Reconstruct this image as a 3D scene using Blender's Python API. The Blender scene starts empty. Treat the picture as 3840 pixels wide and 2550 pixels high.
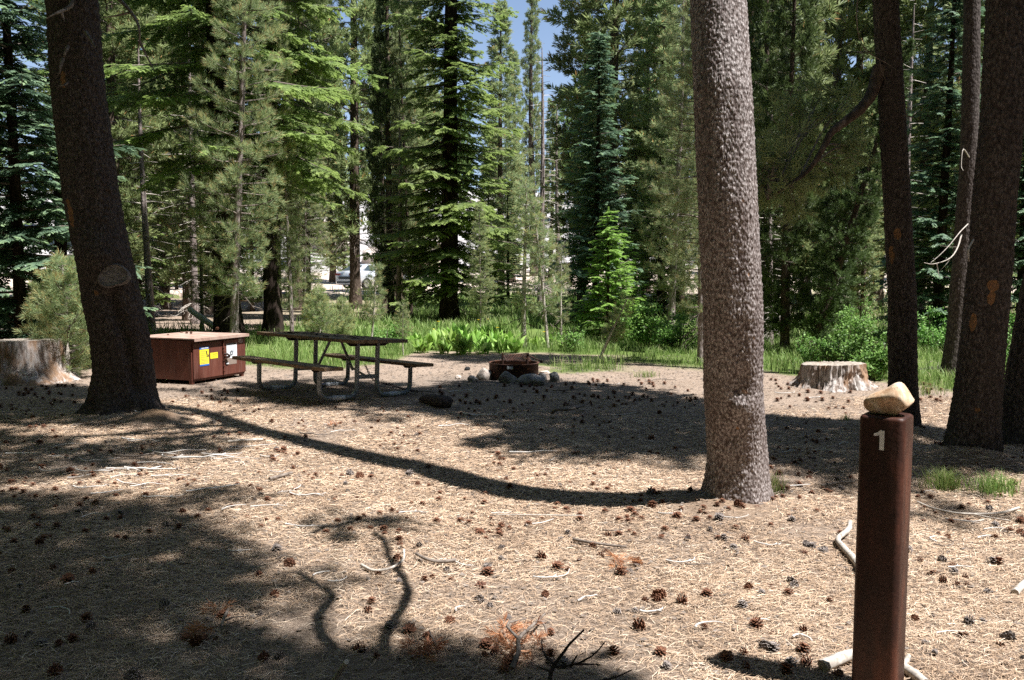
import bpy, math, random
import numpy as np
from mathutils import Vector, Matrix
R = math.radians
rng = np.random.default_rng(7)
random.seed(7)
sc = bpy.context.scene
COL = sc.collection
# ------------------------------------------------------------------ camera, sky, sun, exposure
EYE, PITCH, FPX = 1.55, R(4.45), 3150.0
cam_data = bpy.data.cameras.new("camera")
cam_data.sensor_width = 36.0
cam_data.lens = 36.0 * FPX / 3840.0
cam_data.clip_start = 0.05
cam_data.clip_end = 2000
cam = bpy.data.objects.new("camera", cam_data)
cam.location = (0, 0, EYE)
cam.rotation_euler = (R(90) - PITCH, 0, 0)
COL.objects.link(cam)
sc.camera = cam
SUN_EL = R(62.5)
SH = np.array([0.91, -0.415]); SH /= np.linalg.norm(SH)          # horizontal direction towards the sun
SUN = np.array([SH[0] * math.cos(SUN_EL), SH[1] * math.cos(SUN_EL), math.sin(SUN_EL)])
sl = bpy.data.lights.new("sun", 'SUN')
sl.energy = 5.0
sl.angle = R(0.53)
sl.color = (1.0, 0.975, 0.945)
so = bpy.data.objects.new("sun", sl)
so.rotation_euler = Vector(SUN.tolist()).to_track_quat('Z', 'Y').to_euler()
so.location = (10, -8, 30)
COL.objects.link(so)
w = bpy.data.worlds.new("World"); sc.world = w; w.use_nodes = True
nt = w.node_tree; nt.nodes.clear()
sky = nt.nodes.new("ShaderNodeTexSky"); sky.sky_type = 'NISHITA'; sky.sun_disc = False
sky.sun_elevation = SUN_EL
sky.sun_rotation = math.atan2(SH[0], SH[1])
sky.altitude = 1800; sky.air_density = 1.0; sky.dust_density = 1.5; sky.ozone_density = 1.0
bg = nt.nodes.new("ShaderNodeBackground"); bg.inputs[1].default_value = 0.08
wo = nt.nodes.new("ShaderNodeOutputWorld")
tcw = nt.nodes.new("ShaderNodeTexCoord"); spw = nt.nodes.new("ShaderNodeSeparateXYZ"); nt.links.new(tcw.outputs["Generated"], spw.inputs[0])
rpw = nt.nodes.new("ShaderNodeValToRGB"); rpw.color_ramp.elements[0].position = 0.0; rpw.color_ramp.elements[0].color = (.85, .85, .85, 1); rpw.color_ramp.elements[1].position = 0.42; rpw.color_ramp.elements[1].color = (0, 0, 0, 1)
nt.links.new(spw.outputs[2], rpw.inputs[0])                        # thin bright cloud veil low over the horizon
nzw = nt.nodes.new("ShaderNodeTexNoise"); nzw.inputs["Scale"].default_value = 3.5; nzw.inputs["Detail"].default_value = 6; nt.links.new(tcw.outputs["Generated"], nzw.inputs["Vector"])
mlw = nt.nodes.new("ShaderNodeMath"); mlw.operation = 'MULTIPLY'; nt.links.new(rpw.outputs[0], mlw.inputs[0])
mrw = nt.nodes.new("ShaderNodeMapRange"); mrw.inputs["From Min"].default_value = .35; mrw.inputs["From Max"].default_value = .6; mrw.inputs["To Min"].default_value = .55; mrw.inputs["To Max"].default_value = 1.0
nt.links.new(nzw.outputs["Fac"], mrw.inputs[0]); nt.links.new(mrw.outputs[0], mlw.inputs[1])
mxw = nt.nodes.new("ShaderNodeMix"); mxw.data_type = 'RGBA'; mxw.inputs[7].default_value = (3.2, 4.0, 5.4, 1)
nt.links.new(mlw.outputs[0], mxw.inputs[0]); nt.links.new(sky.outputs[0], mxw.inputs[6])
nt.links.new(mxw.outputs[2], bg.inputs[0]); nt.links.new(bg.outputs[0], wo.inputs[0])
sc.view_settings.view_transform = 'Standard'
sc.view_settings.look = 'None'
sc.view_settings.exposure = 1.12
sc.view_settings.gamma = 1.0
sc.cycles.max_bounces = 5
sc.cycles.diffuse_bounces = 2
sc.cycles.glossy_bounces = 2
sc.cycles.transmission_bounces = 3
sc.cycles.transparent_max_bounces = 4
sc.cycles.use_denoising = False
sc.cycles.caustics_reflective = False
sc.cycles.caustics_refractive = False

# ------------------------------------------------------------------ photo pixel -> place
CP, SP = math.cos(PITCH), math.sin(PITCH)
def ray(px, py):
    u = (px - 1920) / FPX; v = (1275 - py) / FPX
    return np.array([u, CP + v * SP, v * CP - SP])
def at(px, py, D):
    d = ray(px, py); t = D / d[1]
    return np.array([d[0] * t, D, EYE + d[2] * t])
def gp(px, py, z=0.0):
    d = ray(px, py); t = (z - EYE) / d[2]
    return np.array([d[0] * t, d[1] * t, z])
def xd(px, D):                      # x of a ground point seen in column px at depth D
    d = ray(px, 1030 + 4882 / D); return d[0] * D / d[1]
def to_px(x, y, z):                 # vectorised projection
    zc = y * CP - (z - EYE) * SP
    return 1920 + FPX * x / zc, 1275 - FPX * (y * SP + (z - EYE) * CP) / zc

# ------------------------------------------------------------------ noise
def _h(ix, iy, iz, s):
    with np.errstate(over='ignore'):
        n = (ix.astype(np.uint32) * np.uint32(374761393) + iy.astype(np.uint32) * np.uint32(668265263)
             + iz.astype(np.uint32) * np.uint32(2147483647) + np.uint32(s * 7919 + 13))
        n = (n ^ (n >> np.uint32(13))) * np.uint32(1274126177)
        n = n ^ (n >> np.uint32(16))
    return (n & np.uint32(0xffffff)).astype(np.float64) / 0xffffff
def vn(x, y, z=None, s=0):
    x = np.asarray(x, float); y = np.asarray(y, float)
    z = np.zeros_like(x) if z is None else np.asarray(z, float)
    x, y, z = x + 1000.0, y + 1000.0, z + 1000.0
    ix, iy, iz = np.floor(x).astype(np.int64), np.floor(y).astype(np.int64), np.floor(z).astype(np.int64)
    fx, fy, fz = x - ix, y - iy, z - iz
    fx = fx * fx * (3 - 2 * fx); fy = fy * fy * (3 - 2 * fy); fz = fz * fz * (3 - 2 * fz)
    r = 0
    for dx in (0, 1):
        for dy in (0, 1):
            for dz in (0, 1):
                wgt = (fx if dx else 1 - fx) * (fy if dy else 1 - fy) * (fz if dz else 1 - fz)
                r = r + wgt * _h(ix + dx, iy + dy, iz + dz, s)
    return r
def fbm(x, y, z=None, s=0, o=4):
    a, t, f = 0.5, 0, 1.0
    for i in range(o):
        t = t + a * vn(np.asarray(x) * f, np.asarray(y) * f, None if z is None else np.asarray(z) * f, s + i)
        a *= 0.5; f *= 2.03
    return t
def ss(a, b, x):
    t = np.clip((np.asarray(x, float) - a) / (b - a), 0, 1); return t * t * (3 - 2 * t)

# ------------------------------------------------------------------ mesh builder
class MB:
    def __init__(self): self.v = []; self.f = []; self.n = 0; self.t = []
    def add(self, verts, faces, mat=0, tint=0.5, smooth=False):
        verts = np.asarray(verts, float).reshape(-1, 3)
        faces = np.asarray(faces, np.int64)
        self.v.append(verts)
        self.t.append(np.full(len(verts), tint, float) if np.isscalar(tint) else np.asarray(tint, float))
        self.f.append((faces + self.n, mat, smooth)); self.n += len(verts)
        return self
    def join(self, o, M=None):
        V = np.concatenate(o.v) if o.v else np.zeros((0, 3))
        if M is not None:
            V = V @ np.asarray(M)[:3, :3].T + np.asarray(M)[:3, 3]
        self.v.append(V); self.t.append(np.concatenate(o.t))
        for f, m, s in o.f: self.f.append((f + self.n, m, s))
        self.n += len(V); return self
    def mesh(self, name, mats):
        me = bpy.data.meshes.new(name)
        V = np.concatenate(self.v); T = np.concatenate(self.t)
        me.vertices.add(len(V)); me.vertices.foreach_set("co", V.astype(np.float32).ravel())
        loops = np.concatenate([f.ravel() for f, _, _ in self.f]).astype(np.int32)
        tot = np.concatenate([np.full(len(f), f.shape[1], np.int32) for f, _, _ in self.f])
        start = np.concatenate([[0], np.cumsum(tot)[:-1]]).astype(np.int32)
        me.loops.add(len(loops)); me.loops.foreach_set("vertex_index", loops)
        me.polygons.add(len(tot)); me.polygons.foreach_set("loop_start", start)
        me.polygons.foreach_set("loop_total", tot)
        me.polygons.foreach_set("material_index", np.concatenate([np.full(len(f), m, np.int32) for f, m, _ in self.f]))
        me.polygons.foreach_set("use_smooth", np.concatenate([np.full(len(f), s, bool) for f, _, s in self.f]))
        a = me.attributes.new("tint", 'FLOAT', 'POINT'); a.data.foreach_set("value", T.astype(np.float32))
        for m in (mats if isinstance(mats, (list, tuple)) else [mats]): me.materials.append(m)
        me.update(calc_edges=True)
        return me
def grid_faces(nu, nv, wrap_u=False):       # nv rows of nu vertices
    cu = nu if wrap_u else nu - 1
    i = np.arange(cu)[None, :]; j = np.arange(nv - 1)[:, None]
    a = j * nu + i; b = j * nu + (i + 1) % nu
    return np.stack([a, b, b + nu, a + nu], -1).reshape(-1, 4)
REFS = np.array([[0, 0, 1.0], [1, 0, 0], [0, 1, 0], [.7, .7, 0.1], [.7, -.7, .1], [.6, 0, .8], [0, .6, .8], [-.6, 0, .8], [0, -.6, .8]]); REFS /= np.linalg.norm(REFS, axis=1)[:, None]
def tube(mb, pts, rad, sides=6, mat=0, tint=0.5, cap=True, jit=0.0):
    pts = np.asarray(pts, float); n = len(pts)
    rad = np.broadcast_to(np.asarray(rad, float), (n,))
    T = np.gradient(pts, axis=0); T /= np.linalg.norm(T, axis=1)[:, None] + 1e-9
    ref = REFS[np.abs(T @ REFS.T).max(0).argmin()]
    U = np.cross(T, ref); U /= np.linalg.norm(U, axis=1)[:, None] + 1e-9
    W = np.cross(T, U)
    a = np.linspace(0, 2 * np.pi, sides, endpoint=False)
    rr = rad[:, None] * (1 + jit * (rng.random((n, sides)) - 0.5))
    V = pts[:, None] + rr[..., None] * (np.cos(a)[None, :, None] * U[:, None] + np.sin(a)[None, :, None] * W[:, None])
    mb.add(V, grid_faces(sides, n, True), mat, tint, sides > 4)
    if cap and sides > 2:
        mb.add(V[0][::-1], np.arange(sides)[None], mat, tint)
        mb.add(V[-1], np.arange(sides)[None], mat, tint)
    return mb
def box(mb, c, s, mat=0, M=None, tint=0.5):
    c = np.asarray(c, float); s = np.asarray(s, float) / 2
    V = np.array([[x, y, z] for z in (-1, 1) for y in (-1, 1) for x in (-1, 1)], float) * s + c
    if M is not None: V = V @ np.asarray(M).T
    F = [[0, 2, 3, 1], [4, 5, 7, 6], [0, 1, 5, 4], [2, 6, 7, 3], [0, 4, 6, 2], [1, 3, 7, 5]]
    return mb.add(V, F, mat, tint)
def bezier(pts, n):
    pts = np.asarray(pts, float); m = len(pts)     # catmull-rom through points
    P = np.vstack([2 * pts[0] - pts[1], pts, 2 * pts[-1] - pts[-2]])
    out = []
    for t in np.linspace(0, m - 1, n):
        i = min(int(t), m - 2); f = t - i
        a, b, c, d = P[i], P[i + 1], P[i + 2], P[i + 3]
        out.append(0.5 * ((2 * b) + (-a + c) * f + (2 * a - 5 * b + 4 * c - d) * f * f + (-a + 3 * b - 3 * c + d) * f ** 3))
    return np.array(out)

# ------------------------------------------------------------------ object helpers
def link(name, me, parent=None, loc=(0, 0, 0), rot=(0, 0, 0), scale=(1, 1, 1)):
    o = bpy.data.objects.new(name, me); COL.objects.link(o)
    if parent is not None: o.parent = parent
    o.location = loc; o.rotation_euler = rot; o.scale = scale
    return o
def tag(o, label=None, cat=None, group=None, kind=None):
    if label: o["label"] = label
    if cat: o["category"] = cat
    if group: o["group"] = group
    if kind: o["kind"] = kind
    return o
def empty(name, loc=(0, 0, 0), rz=0.0):
    o = link(name, None, None, loc, (0, 0, rz)); o.empty_display_size = 0.2; return o
def part(name, mb, mats, parent, **k): return link(name, mb.mesh(name, mats), parent, **k)

# ------------------------------------------------------------------ materials
def mat(name, rough=0.8, spec=0.3):
    m = bpy.data.materials.new(name); m.use_nodes = True
    b = m.node_tree.nodes["Principled BSDF"]
    b.inputs["Roughness"].default_value = rough
    b.inputs["Specular IOR Level"].default_value = spec
    return m, m.node_tree, b
def node(nt, t, **k):
    n = nt.nodes.new(t)
    for a, v in k.items(): setattr(n, a, v)
    return n
def ramp(nt, fac, stops):
    r = node(nt, "ShaderNodeValToRGB")
    el = r.color_ramp.elements
    while len(el) > 1: el.remove(el[-1])
    el[0].position = stops[0][0]; el[0].color = (*stops[0][1], 1)
    for p, c in stops[1:]:
        e = el.new(p); e.color = (*c, 1)
    nt.links.new(fac, r.inputs[0]); return r.outputs[0]
def objco(nt, scale=(1, 1, 1)):
    tc = node(nt, "ShaderNodeTexCoord"); mp = node(nt, "ShaderNodeMapping"); mp.inputs["Scale"].default_value = scale
    nt.links.new(tc.outputs["Object"], mp.inputs[0]); return mp.outputs[0]
def noise(nt, co, scale, detail=4, rough=0.6, dist=0.0):
    n = node(nt, "ShaderNodeTexNoise"); n.inputs["Scale"].default_value = scale; n.inputs["Detail"].default_value = detail
    n.inputs["Roughness"].default_value = rough; n.inputs["Distortion"].default_value = dist
    nt.links.new(co, n.inputs["Vector"]); return n.outputs["Fac"]
def voro(nt, co, scale, feature='F1', out="Distance"):
    n = node(nt, "ShaderNodeTexVoronoi", feature=feature); n.inputs["Scale"].default_value = scale
    nt.links.new(co, n.inputs["Vector"]); return n.outputs[out]
def mixc(nt, fac, a, b, mode='MIX'):
    n = node(nt, "ShaderNodeMix", data_type='RGBA', blend_type=mode)
    for s, v in ((0, fac), (6, a), (7, b)):
        if isinstance(v, bpy.types.NodeSocket): nt.links.new(v, n.inputs[s])
        elif s == 0: n.inputs[0].default_value = v
        else: n.inputs[s].default_value = (*v, 1)
    return n.outputs[2]
def math_(nt, op, a, b=0.0, c=None):
    n = node(nt, "ShaderNodeMath", operation=op)
    for i, v in enumerate((a, b, c)):
        if v is None: continue
        if isinstance(v, bpy.types.NodeSocket): nt.links.new(v, n.inputs[i])
        else: n.inputs[i].default_value = v
    return n.outputs[0]
def bump(nt, b, h, strength=0.5, dist=0.01):
    n = node(nt, "ShaderNodeBump"); n.inputs["Strength"].default_value = strength; n.inputs["Distance"].default_value = dist
    nt.links.new(h, n.inputs["Height"]); nt.links.new(n.outputs[0], b.inputs["Normal"])
def attr(nt, name, out="Fac"):
    n = node(nt, "ShaderNodeAttribute", attribute_name=name); return n.outputs[out]
def leafmat(name, stops, trans=0.35, rough=0.55, vary=0.25, wood=None):
    m = bpy.data.materials.new(name); m.use_nodes = True
    nt = m.node_tree; b = nt.nodes["Principled BSDF"]; out = nt.nodes["Material Output"]
    c = ramp(nt, attr(nt, "tint"), stops)
    oi = node(nt, "ShaderNodeObjectInfo")
    hs = node(nt, "ShaderNodeHueSaturation")
    nt.links.new(c, hs.inputs["Color"])
    nt.links.new(math_(nt, 'MULTIPLY_ADD', oi.outputs["Random"], vary, 1 - vary / 2), hs.inputs["Value"])
    nt.links.new(math_(nt, 'MULTIPLY_ADD', oi.outputs["Random"], 0.02, 0.49), hs.inputs["Hue"])
    nt.links.new(hs.outputs[0], b.inputs["Base Color"])
    b.inputs["Roughness"].default_value = rough; b.inputs["Specular IOR Level"].default_value = 0.4
    tr = node(nt, "ShaderNodeBsdfTranslucent"); nt.links.new(hs.outputs[0], tr.inputs[0])
    mx = node(nt, "ShaderNodeMixShader"); mx.inputs[0].default_value = trans
    nt.links.new(b.outputs[0], mx.inputs[1]); nt.links.new(tr.outputs[0], mx.inputs[2])
    nt.links.new(mx.outputs[0], out.inputs["Surface"])
    return m
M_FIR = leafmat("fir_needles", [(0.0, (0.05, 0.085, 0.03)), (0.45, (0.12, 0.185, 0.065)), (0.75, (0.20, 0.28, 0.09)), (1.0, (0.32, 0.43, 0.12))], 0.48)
M_FIRBLUE = leafmat("blue_fir_needles", [(0.0, (0.035, 0.07, 0.05)), (0.5, (0.08, 0.14, 0.09)), (0.8, (0.16, 0.25, 0.16)), (1.0, (0.28, 0.42, 0.20))])
M_FIRYOUNG = leafmat("young_fir_needles", [(0.0, (0.04, 0.09, 0.025)), (0.5, (0.12, 0.24, 0.05)), (1.0, (0.30, 0.50, 0.10))], 0.4)
M_PINE = leafmat("pine_needles", [(0.0, (0.07, 0.10, 0.045)), (0.4, (0.18, 0.225, 0.10)), (0.9, (0.33, 0.39, 0.17)), (0.985, (0.36, 0.42, 0.17)), (1.0, (0.46, 0.26, 0.11))], 0.42)
M_PINELIGHT = leafmat("pale_pine_needles", [(0.0, (0.09, 0.13, 0.06)), (0.4, (0.21, 0.27, 0.13)), (0.88, (0.37, 0.45, 0.22)), (0.93, (0.42, 0.46, 0.20)), (1.0, (0.50, 0.30, 0.14))], 0.42)
M_PINEDARK = leafmat("dark_pine_needles", [(0.0, (0.025, 0.04, 0.02)), (0.5, (0.06, 0.09, 0.035)), (1.0, (0.13, 0.18, 0.06))], 0.25)
M_DEADNEEDLE = leafmat("orange_dead_needles", [(0.0, (0.30, 0.10, 0.05)), (1.0, (0.60, 0.28, 0.15))], 0.2)
M_GRASS = leafmat("grass_blades", [(0.0, (0.09, 0.16, 0.04)), (0.5, (0.24, 0.36, 0.10)), (0.85, (0.42, 0.52, 0.19)), (1.0, (0.58, 0.55, 0.32))], 0.4)
M_LEAF = leafmat("broad_leaves", [(0.0, (0.12, 0.24, 0.04)), (0.5, (0.28, 0.48, 0.09)), (1.0, (0.48, 0.66, 0.20))], 0.4)
M_SHRUB = leafmat("shrub_leaves", [(0.0, (0.05, 0.13, 0.03)), (0.5, (0.15, 0.30, 0.06)), (1.0, (0.30, 0.50, 0.13))], 0.4)
M_FLOWER = leafmat("yellow_petals", [(0.0, (0.7, 0.42, 0.01)), (1.0, (0.8, 0.6, 0.02))], 0.3)
M_LITTER = leafmat("fallen_needles", [(0.0, (0.11, 0.08, 0.058)), (0.3, (0.34, 0.245, 0.16)), (0.7, (0.65, 0.485, 0.315)), (1.0, (0.84, 0.71, 0.54))], 0.1, 0.6, 0)

def barkmat(name, dark, mid, light, sx=26.0, bumpd=0.012, furrow=False, scar=True):
    m, nt, b = mat(name, 0.9, 0.15)
    co = objco(nt, (1, 1, 0.25 if furrow else 0.55))
    n1 = noise(nt, co, sx * 1.3, 6, 0.65, 0.4)
    v1 = voro(nt, co, sx * (1.3 if not furrow else 0.7))
    big = noise(nt, objco(nt, (1, 1, 0.4)), 2.6, 3)
    h = math_(nt, 'ADD', math_(nt, 'MULTIPLY', n1, 0.7), math_(nt, 'MULTIPLY', v1, 0.55))
    c = ramp(nt, h, [(0.30, light), (0.52, mid), (0.78, dark)])
    streak = noise(nt, objco(nt, (1, 1, 0.12)), 7, 4, .6, .6)
    c = mixc(nt, math_(nt, 'MULTIPLY', ramp(nt, streak, [(0.48, (0, 0, 0)), (0.62, (1, 1, 1))]), 0.55), c, (dark[0] * 1.6, dark[1] * 1.6, dark[2] * 1.6))
    c2 = mixc(nt, math_(nt, 'MULTIPLY', big, 0.35), c, (mid[0] * 1.0, mid[1] * 0.84, mid[2] * 0.76))
    if scar:
        sct = attr(nt, "tint")
        c2 = mixc(nt, math_(nt, 'MULTIPLY', math_(nt, 'MULTIPLY', math_(nt, 'GREATER_THAN', sct, 0.8), n1), 0.95), c2, (0.40, 0.20, 0.08))
    nt.links.new(c2, b.inputs["Base Color"])
    bump(nt, b, math_(nt, 'MULTIPLY', h, -1.0), 0.9, bumpd)
    return m
M_BARK1 = barkmat("scaly_grey_bark", (0.06, 0.046, 0.043), (0.33, 0.30, 0.295), (0.66, 0.635, 0.635), 52, 0.014)
M_BARK2 = barkmat("dark_brown_bark", (0.03, 0.025, 0.023), (0.095, 0.081, 0.075), (0.19, 0.17, 0.16), 34, 0.014)
M_BARKFAR = barkmat("far_bark", (0.05, 0.038, 0.03), (0.12, 0.09, 0.072), (0.22, 0.18, 0.16), 10, 0.03, False, False)
M_BARKPALE = barkmat("pale_grey_bark", (0.16, 0.13, 0.12), (0.30, 0.26, 0.25), (0.44, 0.40, 0.39), 12, 0.02, False, False)
M_FURROW = barkmat("furrowed_dark_bark", (0.014, 0.010, 0.008), (0.05, 0.036, 0.03), (0.11, 0.08, 0.065), 14, 0.03, True, False)
M_TWIGWOOD, nt, b = mat("bare_twig_wood", 0.85)
nt.links.new(ramp(nt, noise(nt, objco(nt), 30), [(0.35, (0.10, 0.075, 0.06)), (0.65, (0.26, 0.22, 0.19))]), b.inputs["Base Color"])
M_GREYWOOD, nt, b = mat("weathered_grey_wood", 0.85)
nt.links.new(ramp(nt, noise(nt, objco(nt, (1, 1, 1)), 45, 5), [(0.3, (0.26, 0.22, 0.19)), (0.6, (0.55, 0.50, 0.44)), (0.8, (0.68, 0.64, 0.58))]), b.inputs["Base Color"])
M_BLEACH, nt, b = mat("bleached_twig_wood", .8); b.inputs['Base Color'].default_value = (.58, .55, .52, 1)
M_BLACKWOOD, nt, b = mat("dark_dead_wood", 0.9)
b.inputs["Base Color"].default_value = (0.035, 0.026, 0.022, 1)

# ------------------------------------------------------------------ the terrain
EDGE_PX = [-2500, 0, 330, 900, 1180, 1450, 1560, 1950, 2150, 2350, 2650, 2850, 3000, 3330, 3560, 3840, 6500]
EDGE_Y = [1400, 1400, 1392, 1385, 1400, 1372, 1332, 1326, 1338, 1375, 1395, 1392, 1418, 1440, 1475, 1500, 1520]
def edge_depth(x, y):
    px = 1920 + FPX * x / np.maximum(y, 0.5)
    return 4882.0 / (np.interp(px, EDGE_PX, EDGE_Y) - 1030)
DIRT = [(gp(585, 1592), 0.30, 0.13), (gp(2700, 1905), 0.42, 0.05), (gp(1860, 1455), 0.5, 0.04), (gp(3640, 1740), 0.45, 0.06), (gp(1615, 1520), 0.3, 0.05), (gp(455, 1575), 0.75, 0.07), (gp(3645, 1725), .4, .05), (gp(3388, 1620), .35, .05)]
def terr(x, y):
    x = np.asarray(x, float); y = np.asarray(y, float)
    z = 0.65 * ss(34, 50, y) + 0.9 * ss(50, 64, y) + 8.5 * ss(62, 96, y) + np.clip(y - 90, 0, 400) * 0.085
    rock = ss(62, 70, y) * (1 - ss(110, 130, y))
    z = z + rock * 2.2 * (fbm(x / 7, y / 7, s=5) - 0.45) + ss(20, 26, y) * 0.35 * (fbm(x / 5, y / 5, s=9) - 0.45)
    near = 1 - ss(13, 20, y)
    z = z + near * (0.05 * (fbm(x / 1.4, y / 1.4, s=2) - 0.47)) * ss(0, 6, np.hypot(x, y - 1)) + 0.012 * (fbm(x * 5, y * 5, s=3, o=3) - 0.45)
    for c, r, h in DIRT:
        z = z + h * np.exp(-((x - c[0]) ** 2 + (y - c[1]) ** 2) / (r * r * 0.7))
    return z
def tz(x, y): return float(terr(np.array([x]), np.array([y]))[0])
def masks(x, y):
    e = edge_depth(x, y) + 1.4 * (fbm(x * 0.9, y * 0.9, s=21) - 0.47)
    g = ss(0.0, 0.8, y - e) * (0.35 + 0.65 * (1 - ss(9, 13, y - e)))
    px = 1920 + FPX * x / np.maximum(y, 0.5)
    patch = ss(0.42, 0.55, fbm(x / 3.0, y / 3.0, s=31))
    far_tan = ss(19, 23, y) * (1 - ss(900, 1250, px))
    g = np.where(y - e > 3.0, g * (1 - far_tan * (1 - 0.35 * patch)), g)
    meadow = ss(20, 24, y) * ss(1350, 1500, px) * (1 - ss(44, 47, y)) * (1 - ss(2700, 3000, px))
    g = np.maximum(g, meadow * 0.95)
    g = np.maximum(g, ss(20, 24, y) * ss(2700, 3000, px) * patch * 0.6 * (1 - ss(45, 55, y)))
    sp = ss(14.0, 14.8, y) * 0
    pj_ = px + 260 * (fbm(x * 1.3, y * 1.3, s=91) - .47)
    strip = (ss(1990, 2090, pj_) * (1 - ss(2150, 2480, pj_))) * ss(13.1, 13.7, y + .8 * (fbm(x * 2, y * 2, s=92) - .47)) * (1 - ss(14.4, 15.1, y))
    g = np.maximum(g * (1 - (ss(1900, 2100, px) * (1 - ss(2250, 2400, px))) * ss(14.9, 15.2, y) * (1 - ss(16.0, 16.4, y)) * 0.9), strip * 0.9)
    sand = ss(44, 47, y) * (1 - ss(66, 72, y))
    gran = ss(63, 69, y + 3 * (fbm(x / 6, y / 6, s=44) - 0.5)) * (1 - 0.6 * ss(105, 120, y))
    return np.clip(g, 0, 1), np.clip(sand, 0, 1), np.clip(gran, 0, 1)
NX, NY = 620, 620
ux = np.linspace(-1, 1, NX); uy = np.linspace(-1, 1, NY)
gx = 3.0 * np.sinh(ux * 5.0) ; gy = 4.5 + 3.0 * np.sinh(uy * 5.0)
GX, GY = np.meshgrid(gx, gy)
X1, Y1 = GX.ravel(), GY.ravel()
Z1 = terr(X1, Y1)
gmb = MB(); gmb.add(np.stack([X1, Y1, Z1], 1), grid_faces(NX, NY), 0, 0.5, True)
mg, ms, mgr = masks(X1, Y1)
ash = np.exp(-((X1 - gp(1860, 1432)[0]) ** 2 / 0.9 + (Y1 - gp(1860, 1432)[1]) ** 2 / 0.5))
dirt = np.zeros_like(X1)
for c, r, h in DIRT[:2] + DIRT[3:4]: dirt = np.maximum(dirt, np.exp(-((X1 - c[0]) ** 2 + (Y1 - c[1]) ** 2) / (r * r * 0.6)) * min(1, h * 9))

M_GROUND, nt, b = mat("forest_floor", 0.95, 0.1)
geo = node(nt, "ShaderNodeNewGeometry"); P = geo.outputs["Position"]
col = attr(nt, "mask", "Color"); sep = node(nt, "ShaderNodeSeparateColor"); nt.links.new(col, sep.inputs[0])
n_f = noise(nt, P, 55, 6, 0.72, 1.2); n_m = noise(nt, P, 6, 5, 0.6); n_b = noise(nt, P, 0.9, 4, 0.55)
n_s = noise(nt, P, 170, 4, 0.7, 2.5)
lit = ramp(nt, math_(nt, 'ADD', math_(nt, 'MULTIPLY', n_f, 0.55), math_(nt, 'MULTIPLY', n_s, 0.45)), [(0.38, (0.05, 0.037, 0.03)), (0.47, (0.19, 0.142, 0.108)), (0.54, (0.40, 0.31, 0.24)), (0.64, (0.66, 0.56, 0.465))])
lit = mixc(nt, math_(nt, 'MULTIPLY', ramp(nt, n_m, [(0.42, (0, 0, 0)), (0.62, (1, 1, 1))]), 0.3), lit, (0.27, 0.20, 0.15))
n_d = noise(nt, P, 17, 5, 0.75, 1.0)
lit = mixc(nt, math_(nt, 'MULTIPLY', ramp(nt, n_d, [(0.50, (0, 0, 0)), (0.60, (1, 1, 1))]), 0.6), lit, (0.20, 0.14, 0.105))
lit = mixc(nt, math_(nt, 'MULTIPLY', ramp(nt, n_b, [(0.45, (0, 0, 0)), (0.6, (1, 1, 1))]), 0.25), lit, (0.46, 0.36, 0.29))
grs = ramp(nt, n_f, [(0.3, (0.05, 0.08, 0.02)), (0.6, (0.16, 0.22, 0.06)), (0.8, (0.26, 0.26, 0.11))])
snd = ramp(nt, n_m, [(0.3, (0.42, 0.33, 0.26)), (0.65, (0.60, 0.50, 0.42))])
ngr = noise(nt, P, 0.7, 6, 0.65, 0.8)
grn = ramp(nt, ngr, [(0.34, (0.08, 0.075, 0.07)), (0.44, (0.30, 0.28, 0.27)), (0.6, (0.50, 0.48, 0.47)), (0.8, (0.66, 0.64, 0.63))])
c = mixc(nt, sep.outputs[0], lit, grs)
c = mixc(nt, sep.outputs[1], c, snd)
c = mixc(nt, sep.outputs[2], c, grn)
am = attr(nt, "ash"); dm = attr(nt, "dirt")
c = mixc(nt, math_(nt, 'MULTIPLY', am, 0.9), c, ramp(nt, n_f, [(0.35, (0.03, 0.03, 0.03)), (0.55, (0.12, 0.11, 0.10)), (0.68, (0.45, 0.43, 0.41))]))
c = mixc(nt, dm, c, ramp(nt, n_m, [(0.3, (0.20, 0.12, 0.07)), (0.7, (0.38, 0.25, 0.15))]))
nt.links.new(c, b.inputs["Base Color"])
bump(nt, b, math_(nt, 'ADD', math_(nt, 'MULTIPLY', n_f, 0.6), math_(nt, 'MULTIPLY', n_s, 0.4)), 0.9, 0.02)
gme = gmb.mesh("ground", M_GROUND)
ca = gme.color_attributes.new("mask", 'FLOAT_COLOR', 'POINT')
ca.data.foreach_set("color", np.stack([mg, ms, mgr, np.ones_like(mg)], 1).astype(np.float32).ravel())
a = gme.attributes.new("ash", 'FLOAT', 'POINT'); a.data.foreach_set("value", np.clip(ash, 0, 1).astype(np.float32))
a = gme.attributes.new("dirt", 'FLOAT', 'POINT'); a.data.foreach_set("value", np.clip(dirt, 0, 1).astype(np.float32))
tag(link("ground", gme), "forest floor of dry needles running back to grass and pale granite", kind="structure")

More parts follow.
